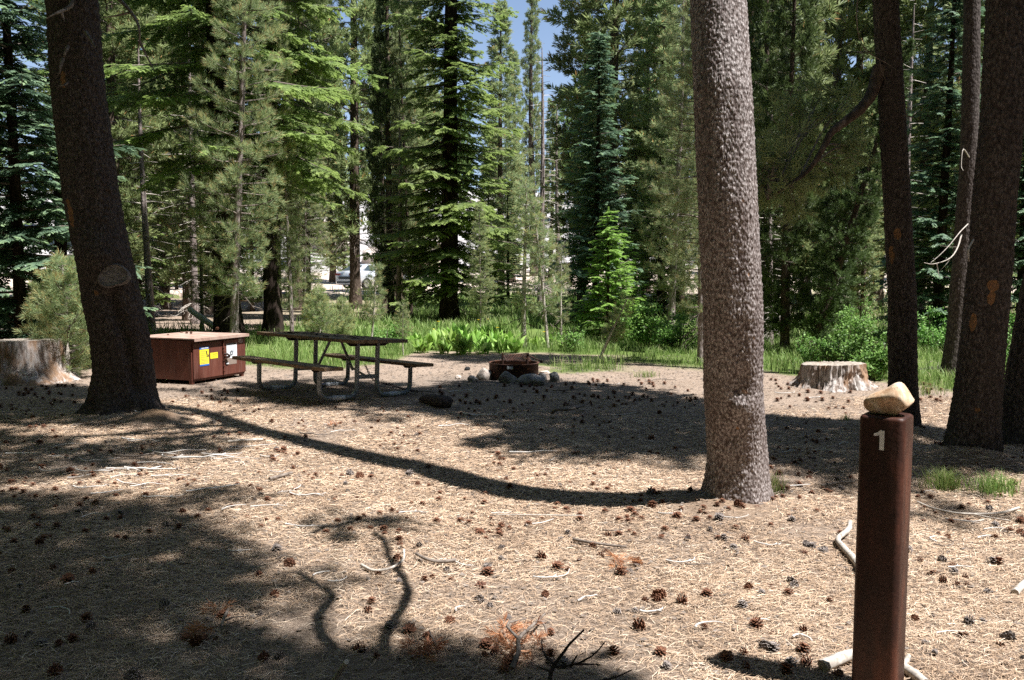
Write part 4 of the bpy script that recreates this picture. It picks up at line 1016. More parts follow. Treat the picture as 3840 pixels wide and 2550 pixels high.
# ------------------------------------------------------------------ fire ring, grate and rocks
fc = gp(1927, 1428); fc = np.array([fc[0], fc[1] + .36, 0])
ring_ = tag(empty("fire_ring", (fc[0], fc[1], tz(fc[0], fc[1])), 0), "rusty steel campfire ring with a tilted cooking grate on top", "fire ring")
a = np.linspace(0, 2 * np.pi, 64, endpoint=False); V = []
for r_, z_ in ((.372, -.1), (.372, .262), (.385, .266), (.385, .275), (.352, .275), (.352, .266), (.36, .262), (.36, -.1)):
    z_ = z_ * .90
    V.append(np.column_stack([r_ * np.cos(a), r_ * np.sin(a), np.full(64, z_)]))
m = MB(); m.add(np.vstack(V), grid_faces(64, 8, True), 0, .5, True); part("ring_wall", m, M_ASHSTEEL, ring_)
m = MB(); box(m, (-.055, -.372, .205), (.085, .006, .045)); part("plate", m, M_STEELB, ring_)
gA, gB = np.array([-.155, -.25, .34]), np.array([.205, -.23, .40])     # front pivots
m = MB(); tube(m, [[-.165, -.27, .23], [-.165, -.27, .41]], .013, 8); part("upright", m, M_ASHSTEEL, ring_)
m = MB(); tube(m, [[.20, -.27, .23], [.20, -.27, .405]], .015, 8); box(m, (.20, -.27, .40), (.05, .05, .02)); part("upright", m, M_ASHSTEEL, ring_)
m = MB()
f0, f1 = np.array([-.15, -.05, .345]), np.array([.20, -.05, .385]); b0, b1 = np.array([-.105, -.27, .285]), np.array([.255, -.27, .293])
tube(m, [f0, f1, b1, b0, f0], .009, 6, 0, .5, False)
for i in range(15):
    s = (i + .5) / 15; tube(m, [f0 + (f1 - f0) * s, b0 + (b1 - b0) * s], .0075, 5, 0, .5, False)
tube(m, [[.20, -.27, .385], [.30, -.28, .335], [.40, -.29, .287]], .010, 7); tube(m, [[.385, -.29, .292], [.425, -.29, .278]], .020, 8)
part("grate", m, M_ASHSTEEL, ring_)
def rock(px, py, w_, h_, seed, m_, label, group=None, depth=.8, yaw=0):
    g = gp(px, py); k = 1 / 1.0
    s = g[1] / FPX; wx, hz = w_ * s, h_ * s
    mb = rock_mesh(wx * 1.05, wx * depth, hz * 1.35, seed, .14, .55, 9, 36)
    o = link("rock", mb.mesh("rock", m_), None, (g[0], g[1] + wx * depth * .35, tz(g[0], g[1]) - hz * .06), (0, 0, yaw)); return tag(o, label, "rock", group)
rock(1815, 1424, 64, 50, 11, M_ROCKW, "large pale tan rock at the left of the fire ring")
rock(1772, 1434, 42, 27, 12, M_ROCKG, "small grey rock in front of the large pale tan rock")
rock(1903, 1440, 68, 48, 13, M_ROCKG, "rounded dark grey rock in front of the fire ring plate", depth=.7)
rock(1996, 1447, 108, 48, 14, M_ROCKG, "long low grey rock at the front right of the fire ring", depth=.55)
rock(2033, 1428, 42, 32, 15, M_ROCKG, "small grey rock squeezed behind the long low grey rock")
rock(2080, 1431, 46, 42, 16, M_ROCKG, "round dark rock at the right end of the ring of stones")
rock(2046, 1404, 50, 15, 17, M_ROCKW, "small white flat rock right of the fire ring")
rock(1718, 1420, 26, 18, 18, M_ROCKW, "small pale stone left of the rocks in the ash")
rock(1752, 1390, 26, 14, 19, simple("charcoal", (.015, .015, .015), .9), "black lump of charcoal left of the fire ring")
rock(232, 1402, 40, 26, 20, M_ROCKW, "small white rock beside the big stump at left")
# ------------------------------------------------------------------ stumps
def stump(label, cx_, cy_, rtop, rbase, h_, seed, ribs=.1, flare=1.0, toptilt=.02, lobes=7):
    e = tag(empty("tree_stump", (cx_, cy_, tz(cx_, cy_))), label, "stump"); r = np.random.default_rng(seed)
    n = 200; zs = np.linspace(-.1, h_, 40); th_ = np.linspace(0, 2 * np.pi, n, endpoint=False); TH, Z = np.meshgrid(th_, zs)
    t = np.clip(Z / h_, 0, 1); base = rtop + (rbase - rtop) * np.exp(-t * 3.2) * flare
    ph = r.uniform(0, 6, 4); lob = np.cos(lobes * TH + ph[0]) * .55 + np.cos(4 * TH + ph[1]) * .5
    rr = base * (1 + .22 * np.exp(-t * 4) * lob)
    cxn, syn = np.cos(TH), np.sin(TH)
    wob = .8 * fbm(cxn * 3 + 5, syn * 3, Z * 3, seed + 7); cxn2, syn2 = np.cos(TH + wob), np.sin(TH + wob)
    rib = .5 * vn(cxn2 * 4.5, syn2 * 4.5, Z * 3.5, seed) + .5 * vn(cxn2 * 12, syn2 * 12, Z * 3.0, seed + 4); rib2 = vn(cxn * 26 * rtop * 3, syn * 26 * rtop * 3, Z * 4, seed + 1)
    rr = rr + ribs * rtop * ((rib - .5) * 1.6 + (rib2 - .5) * .8) * (1 - .35 * t)
    Z2 = Z + np.where(t >= .999, toptilt * np.cos(TH + 1) + .02 * (rib2 - .5), 0)
    V = np.stack([rr * cxn, rr * syn, Z2], -1); mb = MB(); mb.add(V, grid_faces(n, 40, True), 0, .5, True); part("stump_side", mb, M_STUMP, e)
    rings = [V[-1] * [1, 1, 1]]
    for k in (.97, .8, .55, .25, .05): q = V[-1].copy(); q[:, :2] *= k; q[:, 2] += .004 + .004 * rng.random(n); rings.append(q)
    mb = MB(); mb.add(np.vstack(rings), grid_faces(n, 6, True), 0, .5, True); part("cut_top", mb, M_STUMPTOP, e); return e
sg = gp(3160, 1464); stump("grey weathered low stump with deep splits beyond the numbered post", sg[0], sg[1] + .35, .385, .50, .315, 3, .34, 1.0, .02)
sg = gp(2, 1440); stump("big pale stump with orange stains at the left edge", sg[0] + .02, sg[1] + .45, .56, .78, .60, 9, .10, 1.1, .02, 6)
# ------------------------------------------------------------------ logs and sticks
def stick(name, pts, r0, r1, label, m_, kids=(), sides=8, cat="stick", group=None, n=18, jit=.15):
    mb = MB(); P = np.array(pts, float); o_ = P[0] * [1, 1, 0]; P = bezier(P, n) - o_
    tube(mb, P, np.linspace(r0, r1, n), sides, 0, .5, True, jit)
    for s, d, l in kids:
        q = P[int(s * (n - 1))]; d = np.array(d, float); tube(mb, bezier([q, q + d * l * .5 + rng.normal(0, .05 * l, 3), q + d * l], 6), np.linspace((r0 + (r1 - r0) * s) * .7, r1 * .5, 6), 5)
    return tag(link(name, mb.mesh(name, m_), None, o_), label, cat, group)
def gpz(px, py, h): q = gp(px, py, h); q[2] = h + .6 * tz(q[0], q[1]); return q
stick("fallen_log", [at(712, 1160, 21), at(745, 1185, 20.6), at(790, 1215, 20.3), at(842, 1252, 20)], .07, .085, "pale fallen log sloping down behind the brown box", M_BLEACH, (), 12, "log")
stick("fallen_log", [at(20, 1276, 18), at(75, 1250, 18.3), at(150, 1222, 18.8), at(190, 1205, 19.2)], .10, .08, "broken pale log lying behind the big left stump", M_GREYWOOD, (), 12, "log")
stick("fallen_log", [at(3440, 1412, 13.6), at(3500, 1404, 13.7), at(3580, 1402, 13.8)], .12, .14, "dark rotting log behind the grass right of the post", M_BARK2, (), 12, "log")
stick("log_stub", [gpz(1585, 1508, .03), gpz(1610, 1506, .06), gpz(1650, 1508, .07), gpz(1680, 1515, .04)], .055, .085, "short dark chunk of log beside the picnic table", M_BARK2, (), 12, "log")
stick("crooked_stick", [gpz(3188, 1958, .05), gpz(3182, 1985, .04), gpz(3142, 2020, .035), gpz(3165, 2055, .03), gpz(3205, 2100, .03), gpz(3240, 2150, .03)], .014, .020, "crooked grey stick lying just left of the numbered post", M_GREYWOOD, [(.4, (.3, -.2, .3), .04)])
stick("thick_stick", [gpz(3085, 2495, .02), gpz(3140, 2470, .03), gpz(3210, 2450, .035), gpz(3330, 2470, .03), gpz(3420, 2520, .025), gpz(3470, 2560, .02)], .026, .018, "thick pale stick passing behind the foot of the numbered post", M_GREYWOOD, [(.75, (.5, .5, .2), .10)])
stick("thick_stick", [gpz(3806, 2225, .02), gpz(3840, 2190, .02), gpz(3900, 2150, .03)], .018, .016, "short white stick at the right edge of the near ground", M_GREYWOOD)
stick("long_stick", [gpz(3440, 1880, .02), gpz(3500, 1905, .02), gpz(3600, 1925, .03), gpz(3740, 1925, .03), gpz(3820, 1905, .03)], .006, .009, "long thin grey stick below the two grass tufts", M_GREYWOOD, [(.6, (.5, -.5, 0), .3)])
stick("dark_stick", [gpz(3080, 1822, .02), gpz(3140, 1812, .03), gpz(3200, 1806, .02)], .010, .008, "grey stick in the dappled shade left of the post", M_TWIGWOOD)
stick("grey_stick", [gpz(2150, 2020, .02), gpz(2230, 2035, .03), gpz(2350, 2050, .02)], .010, .007, "straight grey stick among the cones on the sunny ground", M_TWIGWOOD)
stick("grey_stick", [gpz(1560, 2075, .03), gpz(1600, 2095, .03), gpz(1650, 2105, .02), gpz(1710, 2100, .02)], .008, .011, "curved grey stick at the edge of the branch shadow", M_TWIGWOOD)
stick("white_stick", [gpz(1355, 2118, .015), gpz(1400, 2138, .02), gpz(1460, 2130, .03), gpz(1510, 2100, .04), gpz(1515, 2060, .05)], .008, .006, "hooked white stick in the left middle of the sunny ground", M_GREYWOOD)
stick("bent_root", [gpz(2070, 1545, .05), gpz(2090, 1535, .10), gpz(2140, 1533, .08), gpz(2190, 1520, .05)], .020, .014, "grey arched dead branch on the shaded ground below the fire ring", M_TWIGWOOD, [(.3, (-.3, -.3, -.1), .1)])
stick("pale_stick", [gpz(855, 1656, .02), gpz(920, 1650, .03), gpz(985, 1648, .02)], .013, .012, "short thick pale stick left of the long trunk shadow", M_GREYWOOD)
stick("pale_stick", [gpz(1010, 1796, .02), gpz(1050, 1785, .02), gpz(1095, 1773, .025)], .014, .013, "stubby grey stick in the sunlit patch left of centre", M_TWIGWOOD)
stick("pale_stick", [gpz(2190, 1930 , .02), gpz(1865, 1925, .02)][::-1], .004, .004, "thin pale straw on the sunny ground below the trunk shadow", M_GREYWOOD)
stick("leaning_stick", [gpz(1245, 2560, .01), gpz(1280, 2510, .10), gpz(1300, 2480, .16)], .012, .010, "bluish grey stick in the shade at the bottom edge", M_GREYWOOD)
# dead branch with orange needles, and the black one
def needle_clump(mb, c, n, s, m_i=0, flat=.3):
    pos = np.tile(c, (n, 1)) + rng.normal(0, s * .25, (n, 3)) * [1, 1, .15]; d = rng.normal(0, 1, (n, 3)); d[:, 2] = np.abs(d[:, 2]) * flat
    place(mb, [t_pine(26, 300 + i, .03, .9) for i in range(3)], pos, d, rng.normal(0, 1, (n, 3)), s * rng.uniform(.8, 1.3, n), rng.uniform(-.2, .3, n), m_i)
def orange_branch(pts, r0, kids, clumps, label, s=.14):
    P = bezier(pts, 16); o_ = P[0] * [1, 1, 0]; mb = MB(); tube(mb, P - o_, np.linspace(r0, r0 * .4, 16), 6, 0, .5, True, .3)
    for q in kids: tube(mb, bezier(np.array(q) - o_, 6), np.linspace(r0 * .6, r0 * .25, 6), 5)
    e = tag(empty("dead_branch", tuple(o_)), label, "branch"); part("branch_wood", mb, M_TWIGWOOD if clumps else M_BLACKWOOD, e)
    if clumps:
        nm_ = MB()
        for c, n in clumps: needle_clump(nm_, c - o_, n, s * .8)
        part("needle_tuft", nm_, M_DEADNEEDLE, e)
    return e
orange_branch([gpz(1920, 2505, .03), gpz(1945, 2440, .07), gpz(1945, 2395, .09), gpz(1990, 2350, .08), gpz(2045, 2300, .06)], .012,
    [[gpz(2015, 2325, .07), gpz(2040, 2340, .06), gpz(2052, 2380, .03)], [gpz(1945, 2395, .09), gpz(1900, 2340, .10), gpz(1975, 2320, .06)]],
    [(gpz(1905, 2370, .05), 9), (gpz(1880, 2390, .04), 6), (gpz(1930, 2440, .04), 7), (gpz(1965, 2350, .04), 4), (gpz(1925, 2470, .02), 4), (gpz(2000, 2420, .02), 4)], "fallen grey twig with a fan of rusty orange needles at bottom centre", .11)
orange_branch([gpz(1640, 2440, .03), gpz(1625, 2400, .05), gpz(1610, 2365, .05)], .007, [], [(gpz(1590, 2430, .03), 8), (gpz(1560, 2445, .03), 6), (gpz(1610, 2450, .03), 4)], "small twig with orange needles left of the larger orange one", .10)
orange_branch([gpz(2330, 2130, .02), gpz(2320, 2100, .04), gpz(2300, 2080, .05)], .004, [], [(gpz(2320, 2110, .04), 7), (gpz(2335, 2095, .04), 3)], "orange needle tuft among cones in the middle of the sunny ground", .10)
orange_branch([gpz(855, 2290, .03), gpz(835, 2330, .05), gpz(830, 2360, .04)], .008, [[gpz(835, 2330, .05), gpz(880, 2315, .03), gpz(930, 2312, .02)]], [(gpz(775, 2358, .03), 7), (gpz(810, 2290, .02), 4), (gpz(745, 2360, .02), 3)], "twig with orange needles at the edge of the left shade", .10)
orange_branch([gpz(1250, 1600, .02), gpz(1262, 1590, .06), gpz(1258, 1575, .07)], .004, [], [(gpz(1258, 1590, .04), 7)], "reddish needle tuft on the ground in front of the picnic table", .10)
bs = [gpz(2330, 2620, .02), gpz(2250, 2545, .06)]
orange_branch([gpz(2060, 2580, .02), gpz(2070, 2510, .06), gpz(2110, 2450, .12), gpz(2140, 2410, .17), gpz(2190, 2360, .22)], .009,
    [[gpz(2080, 2500, .07), gpz(2160, 2490, .10), gpz(2230, 2450, .16), gpz(2268, 2405, .20)], [gpz(2075, 2490, .08), gpz(2040, 2450, .10), gpz(2030, 2400, .08)],
     [gpz(2160, 2490, .10), gpz(2240, 2490, .07)], [gpz(2140, 2500, .06), gpz(2150, 2480, .13), gpz(2165, 2455, .17)], [gpz(2200, 2560, .03), gpz(2300, 2540, .05), gpz(2370, 2510, .08)], [gpz(2070, 2520, .06), gpz(2015, 2500, .08)]],
    [], "bare blackish forked twig standing up at the bottom of the picture")

# ------------------------------------------------------------------ small twigs
def free(px, py):       # keep small things off the furniture
    return not (600 < px < 940 and py < 1460 or 930 < px < 1640 and py < 1525 or 1700 < px < 2110 and py < 1450 or 3190 < px < 3430 and py > 1400 or 2610 < px < 2890 and py < 1900
                or 300 < px < 640 and py < 1600 or px < 300 and py < 1450 or 2990 < px < 3300 and py < 1475 or 3530 < px < 3760 and py < 1735 or px > 3735 and py < 1690)
def twig(px, py, length, ang, r_, curl, seed, pal=True):
    r = np.random.default_rng(seed); c = gp(px, py); n = 9; t = np.linspace(-.5, .5, n)
    a = ang + curl * t + r.uniform(-.3, .3, n).cumsum() * .35
    st = length / (n - 1); xy = np.cumsum(np.stack([np.cos(a), np.sin(a)], 1) * st, 0); xy -= xy.mean(0)
    z = .010 + r_ + np.abs(np.interp(t, [-.5, -.1, .2, .5], r.normal(0, .010, 4))) * (length / .4)
    mb = MB(); P = np.column_stack([xy, z]); P = bezier(P, 16); tube(mb, P, np.linspace(r_, r_ * .45, 16), 5, 0, .5, True, .25)
    for _ in range(r.integers(0, 3)):
        q = P[r.integers(4, 13)]; b = a[4] + r.choice([-1, 1]) * r.uniform(.5, 1.1); l = length * r.uniform(.12, .3)
        tube(mb, [q, q + [math.cos(b) * l * .5, math.sin(b) * l * .5, .004], q + [math.cos(b + .3) * l, math.sin(b + .3) * l, 0]], [r_ * .6, r_ * .45, r_ * .25], 4)
    o = link("twig", mb.mesh("twig", M_BLEACH if pal else M_TWIGWOOD), None, (c[0], c[1], tz(c[0], c[1])))
    return tag(o, "thin bleached twig lying on the needle floor" if pal else "thin brown twig lying on the needle floor", "twig", "bleached twigs scattered on the ground" if pal else "brown twigs scattered on the ground")
sd = 1000
for (px, py, wpx, slope) in [(655, 1700, 190, .05), (500, 1715, 160, .1), (590, 1745, 150, -.2), (470, 1765, 120, .0), (560, 1765, 160, -.1), (640, 1718, 90, .0), (760, 1725, 170, .1), (830, 1712, 120, -.1), (500, 1655, 110, -.2), (590, 1665, 90, .3), (870, 1690, 60, .6), (905, 1745, 60, -.6),
        (330, 1610, 100, .2), (540, 1580, 80, .1), (1010, 1715, 70, 0), (1040, 1775, 60, 0), (800, 1840, 150, .2), (830, 1830, 90, -.2), (640, 1790, 110, .1), (610, 1870, 120, 0), (400, 1850, 90, .5), (330, 1830, 110, .0), (120, 1960, 90, .5), (170, 1985, 100, -.1), (370, 1940, 120, .1), (90, 1705, 110, .2), (40, 1720, 120, -.1), (230, 1730, 90, .3), (350, 1770, 130, -.1), (300, 1790, 70, .5),
        (470, 1790, 90, .2), (720, 1805, 70, .1), (1080, 1855, 90, .1), (1150, 1865, 120, -.05), (1120, 1835, 60, .9), (1240, 1700, 100, .3), (1290, 1620, 90, .1), (1180, 1635, 110, -.1), (1240, 1595, 60, .6), (870, 1910, 90, .5), (1010, 1905, 110, .0), (1070, 2100, 60, .4), (900, 2075, 70, .3), (1150, 1985, 130, -.15), (1200, 2160, 60, .5), (1270, 2185, 70, .4), (430, 2100, 90, .1), (230, 2300, 120, -.2), (270, 2200, 50, .5),
        (2000, 1705, 140, .0), (2190, 1705, 90, .3), (2070, 1730, 50, .8), (1550, 1925, 90, 0), (1880, 1925, 60, .1), (2040, 1960, 80, .5), (2080, 2170, 150, .1), (1740, 2125, 70, -.3), (1720, 2290, 50, .8), (2520, 1940, 100, .0), (2630, 2120, 100, .1), (2300, 1995, 80, .2), (2750, 1960, 110, .0), (2880, 2050, 90, -.4), (2560, 2110, 110, .15), (2760, 2080, 60, .9),
        (3080, 1700, 60, .2), (3180, 1670, 80, .0), (3000, 1830, 70, .1), (2950, 1700, 80, .5), (3550, 2050, 110, .2), (3600, 2140, 80, -.1), (3500, 2030, 70, .8), (3690, 2020, 60, .3), (3740, 1990, 90, .0), (3620, 1960, 110, -.2), (3480, 1850, 60, .2), (3560, 2380, 90, .1), (3010, 2400, 80, .0), (2850, 2340, 70, .3), (2650, 2350, 110, .2), (2450, 2300, 90, .1), (2200, 2250, 80, .4),
        (1700, 1600, 90, .1), (1800, 1560, 120, .0), (2350, 1560, 100, .2), (2450, 1500, 90, .1), (2200, 1460, 120, -.1), (2480, 1430, 90, .3), (2950, 1480, 80, .1), (3060, 1500, 70, -.2), (2930, 1560, 60, .4), (1660, 1440, 70, .3), (1600, 1475, 100, -.1), (2130, 1470, 110, .1), (1730, 1475, 90, .2), (2280, 1445, 100, 0)]:
    sd += 1; s = gp(px, py)[1] / FPX; L = wpx * s * 1.3
    twig(px, py, L, slope * 1.4 + rng.uniform(-.15, .15), float(np.clip(L * .021, .005, .0095)) * rng.uniform(.8, 1.2), rng.uniform(-3.4, 3.4), sd, rng.random() < .8)
for i in range(9):
    px, py = rng.uniform(150, 1050), rng.uniform(1610, 1860)
    if free(px, py): twig(px, py, rng.uniform(.25, .55), rng.uniform(-.35, .35), rng.uniform(.004, .0065), rng.uniform(-3, 3), 3000 + i, True)
# ------------------------------------------------------------------ pine cones
def cone_mesh(seed, openness, mat_, name):
    r = np.random.default_rng(seed); mb = MB(); n = 40
    for i in range(n):
        t = i / n; a = i * 2.39996; z = .006 + .038 * t; rr = .010 * math.sin(min(t * 1.2 + .25, 1) * math.pi) + .003
        L = (.026 * math.sin((t * .85 + .14) * math.pi) + .005) * openness * r.uniform(.85, 1.15)
        up_ = -.25 + 1.35 * t; d = np.array([math.cos(a) * math.cos(up_), math.sin(a) * math.cos(up_), math.sin(up_)]); s_ = np.array([-math.sin(a), math.cos(a), 0])
        b0 = np.array([math.cos(a) * rr * .5, math.sin(a) * rr * .5, z]); nn = np.cross(d, s_)
        w0, w1 = .0035, .0085
        V = [b0 - s_ * w0, b0 + s_ * w0, b0 + d * L + s_ * w1, b0 + d * (L * 1.18) + nn * -.002, b0 + d * L - s_ * w1]
        mb.add(V, [[0, 1, 2, 3, 4]], 0, r.uniform(.2, .6)); W = np.array(V) - nn * .0022; mb.add(W[::-1], [[0, 1, 2, 3, 4]], 0, .2)
        mb.add([V[2], V[3], W[3], W[2]], [[0, 1, 2, 3]], 0, 1.0); mb.add([V[3], V[4], W[4], W[3]], [[0, 1, 2, 3]], 0, 1.0)
    tube(mb, [[0, 0, .002], [0, 0, .02], [0, 0, .042]], [.009, .010, .004], 6, 0, .1)
    return mb
def conemat(name, dark, light):
    m, nt, b = mat(name, .7, .2); nt.links.new(ramp(nt, attr(nt, "tint"), [(0, dark), (1, light)]), b.inputs["Base Color"]); return m
M_CONE = conemat("brown_cone_scales", (.05, .022, .015), (.32, .15, .09)); M_CONEG = conemat("grey_cone_scales", (.05, .04, .036), (.42, .36, .33))
CB = [cone_mesh(i, 1.0, None, "") for i in range(3)] + [cone_mesh(9, .7, None, "")]
CONES = [(c.mesh("pine_cone", M_CONE), 0) for c in CB[:3]] + [(c.mesh("pine_cone", M_CONEG), 1) for c in (CB[0], CB[3])]
SPOTS = []
fixed = [(1885, 1975), (2320, 1970), (2130, 2005), (2290, 2010), (2480, 2015), (2585, 2022), (2260, 2085), (2395, 2120), (2370, 2145), (2335, 2155), (1680, 2140), (1715, 2140), (1590, 2180), (1490, 2185), (1480, 2100), (1815, 2205), (1830, 2155), (2090, 2175), (2090, 2135), (2120, 2140), (1370, 2300), (1460, 2360), (1535, 2370), (1800, 2255), (1840, 2275), (2470, 2240), (2490, 2235), (2420, 2262), (2300, 2300), (2380, 2360), (2305, 2455), (2475, 2455), (1870, 2452), (2065, 2460), (2045, 2235), (2650, 2235), (2810, 2205), (2880, 2200), (2720, 2030), (2820, 2008), (2590, 2025), (3020, 2045), (3050, 2055), (2975, 2175), (2970, 2195), (2960, 2230), (3110, 2255), (2840, 1920), (2690, 1925), (2965, 1960), (2645, 2360), (3005, 2445), (3435, 2325), (3500, 2315), (3470, 2415), (3740, 2430), (3780, 2410), (3505, 2080), (3540, 2110), (3560, 2130), (3570, 2155), (3610, 2175), (3600, 2200), (3710, 2230), (3490, 2155), (3440, 2110), (3635, 2205), (3720, 2120), (3745, 2125), (3410, 2070), (3655, 2350), (3690, 2340), (3610, 2385), (3545, 2020), (3090, 2070), (2750, 2060), (1080, 2130), (1060, 2470), (190, 2530), (500, 2540), (840, 2320), (1020, 2240), (700, 2400)]
for p in fixed: SPOTS.append(p)
r2 = np.random.default_rng(55); tries = 0
while len(SPOTS) < 300 and tries < 9000:
    tries += 1; px = r2.uniform(-60, 3900); py = 1500 + 1050 * r2.random() ** 1.35
    if not free(px, py): continue
    if vn(px / 130.0, py / 60.0, None, 88) < .42: continue
    if any(abs(px - a) < 26 and abs(py - b) < 14 for a, b in SPOTS): continue
    SPOTS.append((px, py))
firsts = set()
def put_cone(mi, px, py, zoff=.0, xyz=None):
    me_, k = CONES[mi]; g = gp(px, py) if xyz is None else np.array(xyz); s = r2.uniform(.42, .92)
    o = bpy.data.objects.new("pine_cone", me_); COL.objects.link(o)
    o.location = (g[0], g[1], (tz(g[0], g[1]) + .006) if xyz is None else g[2]); o.location.z -= r2.uniform(0, .012); o.rotation_euler = (r2.choice([0, .3, 1.4, 1.6, 2.6]), r2.uniform(-.6, .6), r2.uniform(0, 6.28)); o.scale = (s, s, s)
    if abs(o.rotation_euler[0]) > 1: o.location.z += .014 * s
    return tag(o, ("open brown pine cone lying on the needle floor", "weathered grey pine cone lying on the needle floor")[k], "pine cone", ("brown pine cones scattered on the ground", "grey pine cones scattered on the ground")[k])
for i, (px, py) in enumerate(SPOTS): put_cone(int(r2.choice([0, 1, 2, 3, 4], p=[.22, .22, .2, .18, .18])), px, py)
# cones on the box lid
for i, (px, py) in enumerate([(630, 1255), (680, 1246), (705, 1249), (717, 1251), (816, 1238)]):
    d = ray(px, py); t = (.655 + .01 - EYE) / d[2]; p = np.array([d[0] * t, d[1] * t, .672])
    o = put_cone(i % 3, 0, 0, xyz=p); o["label"] = ["pine cone on the box lid nearest the leaning pine", "pine cone at the back left of the box lid", "left one of two close pine cones on the box lid", "right one of two close pine cones on the box lid", "pine cone at the back edge of the box lid"][i]; o["group"] = "pine cones on the box lid"
# the smaller far cones, bark chips and bits: beyond counting
ch = MB()
for i in range(330):
    px = r2.uniform(-60, 3900); py = 1425 + 90 * r2.random()
    if not free(px, py): continue
    g = gp(px, py); M = np.eye(4); a_ = r2.uniform(0, 6.28); s = r2.uniform(.6, .95)
    M[:3, :3] = np.array([[math.cos(a_), -math.sin(a_), 0], [math.sin(a_), math.cos(a_), 0], [0, 0, 1]]) * s; M[:3, 3] = (g[0], g[1], tz(g[0], g[1]))
    ch.join(CB[i % 4], M)
for i in range(900):
    px = r2.uniform(-60, 3900); py = 1480 + 560 * r2.random() ** 1.3
    if not free(px, py) or vn(px / 150.0, py / 60.0, None, 89) < .4: continue
    g = gp(px, py); M = np.eye(4); a_ = r2.uniform(0, 6.28); s = r2.uniform(.4, .7)
    M[:3, :3] = np.array([[math.cos(a_), -math.sin(a_), 0], [math.sin(a_), math.cos(a_), 0], [0, 0, 1]]) * s; M[:3, 3] = (g[0], g[1], tz(g[0], g[1]) - .003)
    ch.join(CB[i % 4], M)
tag(link("pine_cone_scatter", ch.mesh("pine_cone_scatter", M_CONE)), "many small pine cones scattered far back on the ground", "pine cones", kind="stuff")
# ------------------------------------------------------------------ needle litter
N = 430000
D = 2.5 + 8.0 * rng.random(N) ** 1.15; X = (rng.random(N) - .5) * (1.36 * D + 1.6)
dm1, dm2 = DIRT[0][0], DIRT[1][0]; indirt = (np.hypot(X - dm1[0], D - dm1[1]) < .30) | ((np.hypot(X - dm2[0], D - dm2[1]) < .36) & (rng.random(N) < .8))
keepm = ~indirt & (.55 * vn(X / .45, D / .45, None, 61) + .55 * vn(X / 1.7, D / 1.7, None, 62) + .5 * rng.random(N) > .54 + .03 * np.clip(D - 5, 0, 6))
X, D = X[keepm], D[keepm]; N = len(X)
Zg = terr(X, D)
L = rng.uniform(.035, .075, N); a = rng.uniform(0, np.pi, N); a = np.where(rng.random(N) < .5, rng.normal(0.15, .7, N), a)
cu_ = rng.normal(0, .5, N); h0 = rng.random(N) ** 2 * .014 + .001; tl = rng.normal(0, .12, N)
wd = .0009 * np.clip(D / 3.5, 1, 2.2)
d0 = np.stack([np.cos(a - cu_ / 2), np.sin(a - cu_ / 2)], 1); d1 = np.stack([np.cos(a + cu_ / 2), np.sin(a + cu_ / 2)], 1)
p1 = np.stack([X, D], 1); p0 = p1 - d0 * (L / 2)[:, None]; p2 = p1 + d1 * (L / 2)[:, None]; nn = np.stack([-np.sin(a), np.cos(a)], 1) * wd[:, None]
V = np.zeros((N, 6, 3))
for k, (p, z) in enumerate(((p0, h0 - tl * L / 2), (p1, h0 + .004), (p2, h0 + tl * L / 2))):
    V[:, k, :2] = p - nn; V[:, k + 3, :2] = p + nn; V[:, k, 2] = V[:, k + 3, 2] = Zg + np.maximum(z, .0008)
V[:, 3:, 2] += (rng.normal(0, .6, N) * wd)[:, None]
F = (np.arange(N) * 6)[:, None, None] + np.array([[0, 1, 4, 3], [1, 2, 5, 4]])[None]
lt = MB(); tn = np.clip(rng.normal(.50, .28, N) + .5 * (fbm(X * 1.6, D * 1.6, s=66) - .47), 0, 1); lt.add(V.reshape(-1, 3), F.reshape(-1, 4), 0, np.repeat(tn, 6))
# bark flakes and bits
n = 20000; D = 2.5 + 13.5 * rng.random(n) ** .75; X = (rng.random(n) - .5) * (1.36 * D + 1.6); s = rng.uniform(.006, .022, n) * np.clip(D / 8, 1, 1.6); a = rng.uniform(0, 6.28, n); Z = terr(X, D) + .006
ang = np.array([0, 1.3, 2.9, 4.5]); rr = rng.uniform(.6, 1.1, (n, 4)) * s[:, None]
V = np.stack([X[:, None] + rr * np.cos(ang + a[:, None]), D[:, None] + .6 * rr * np.sin(ang + a[:, None]), Z[:, None] + rng.normal(0, .004, (n, 4)) + .004], -1)
lt.add(V.reshape(-1, 3), np.arange(n * 4).reshape(-1, 4), 1, .5)
tag(link("needle_litter", lt.mesh("needle_litter", [M_LITTER, M_TWIGWOOD])), "thick carpet of fallen tan pine needles", "needle litter", kind="stuff")
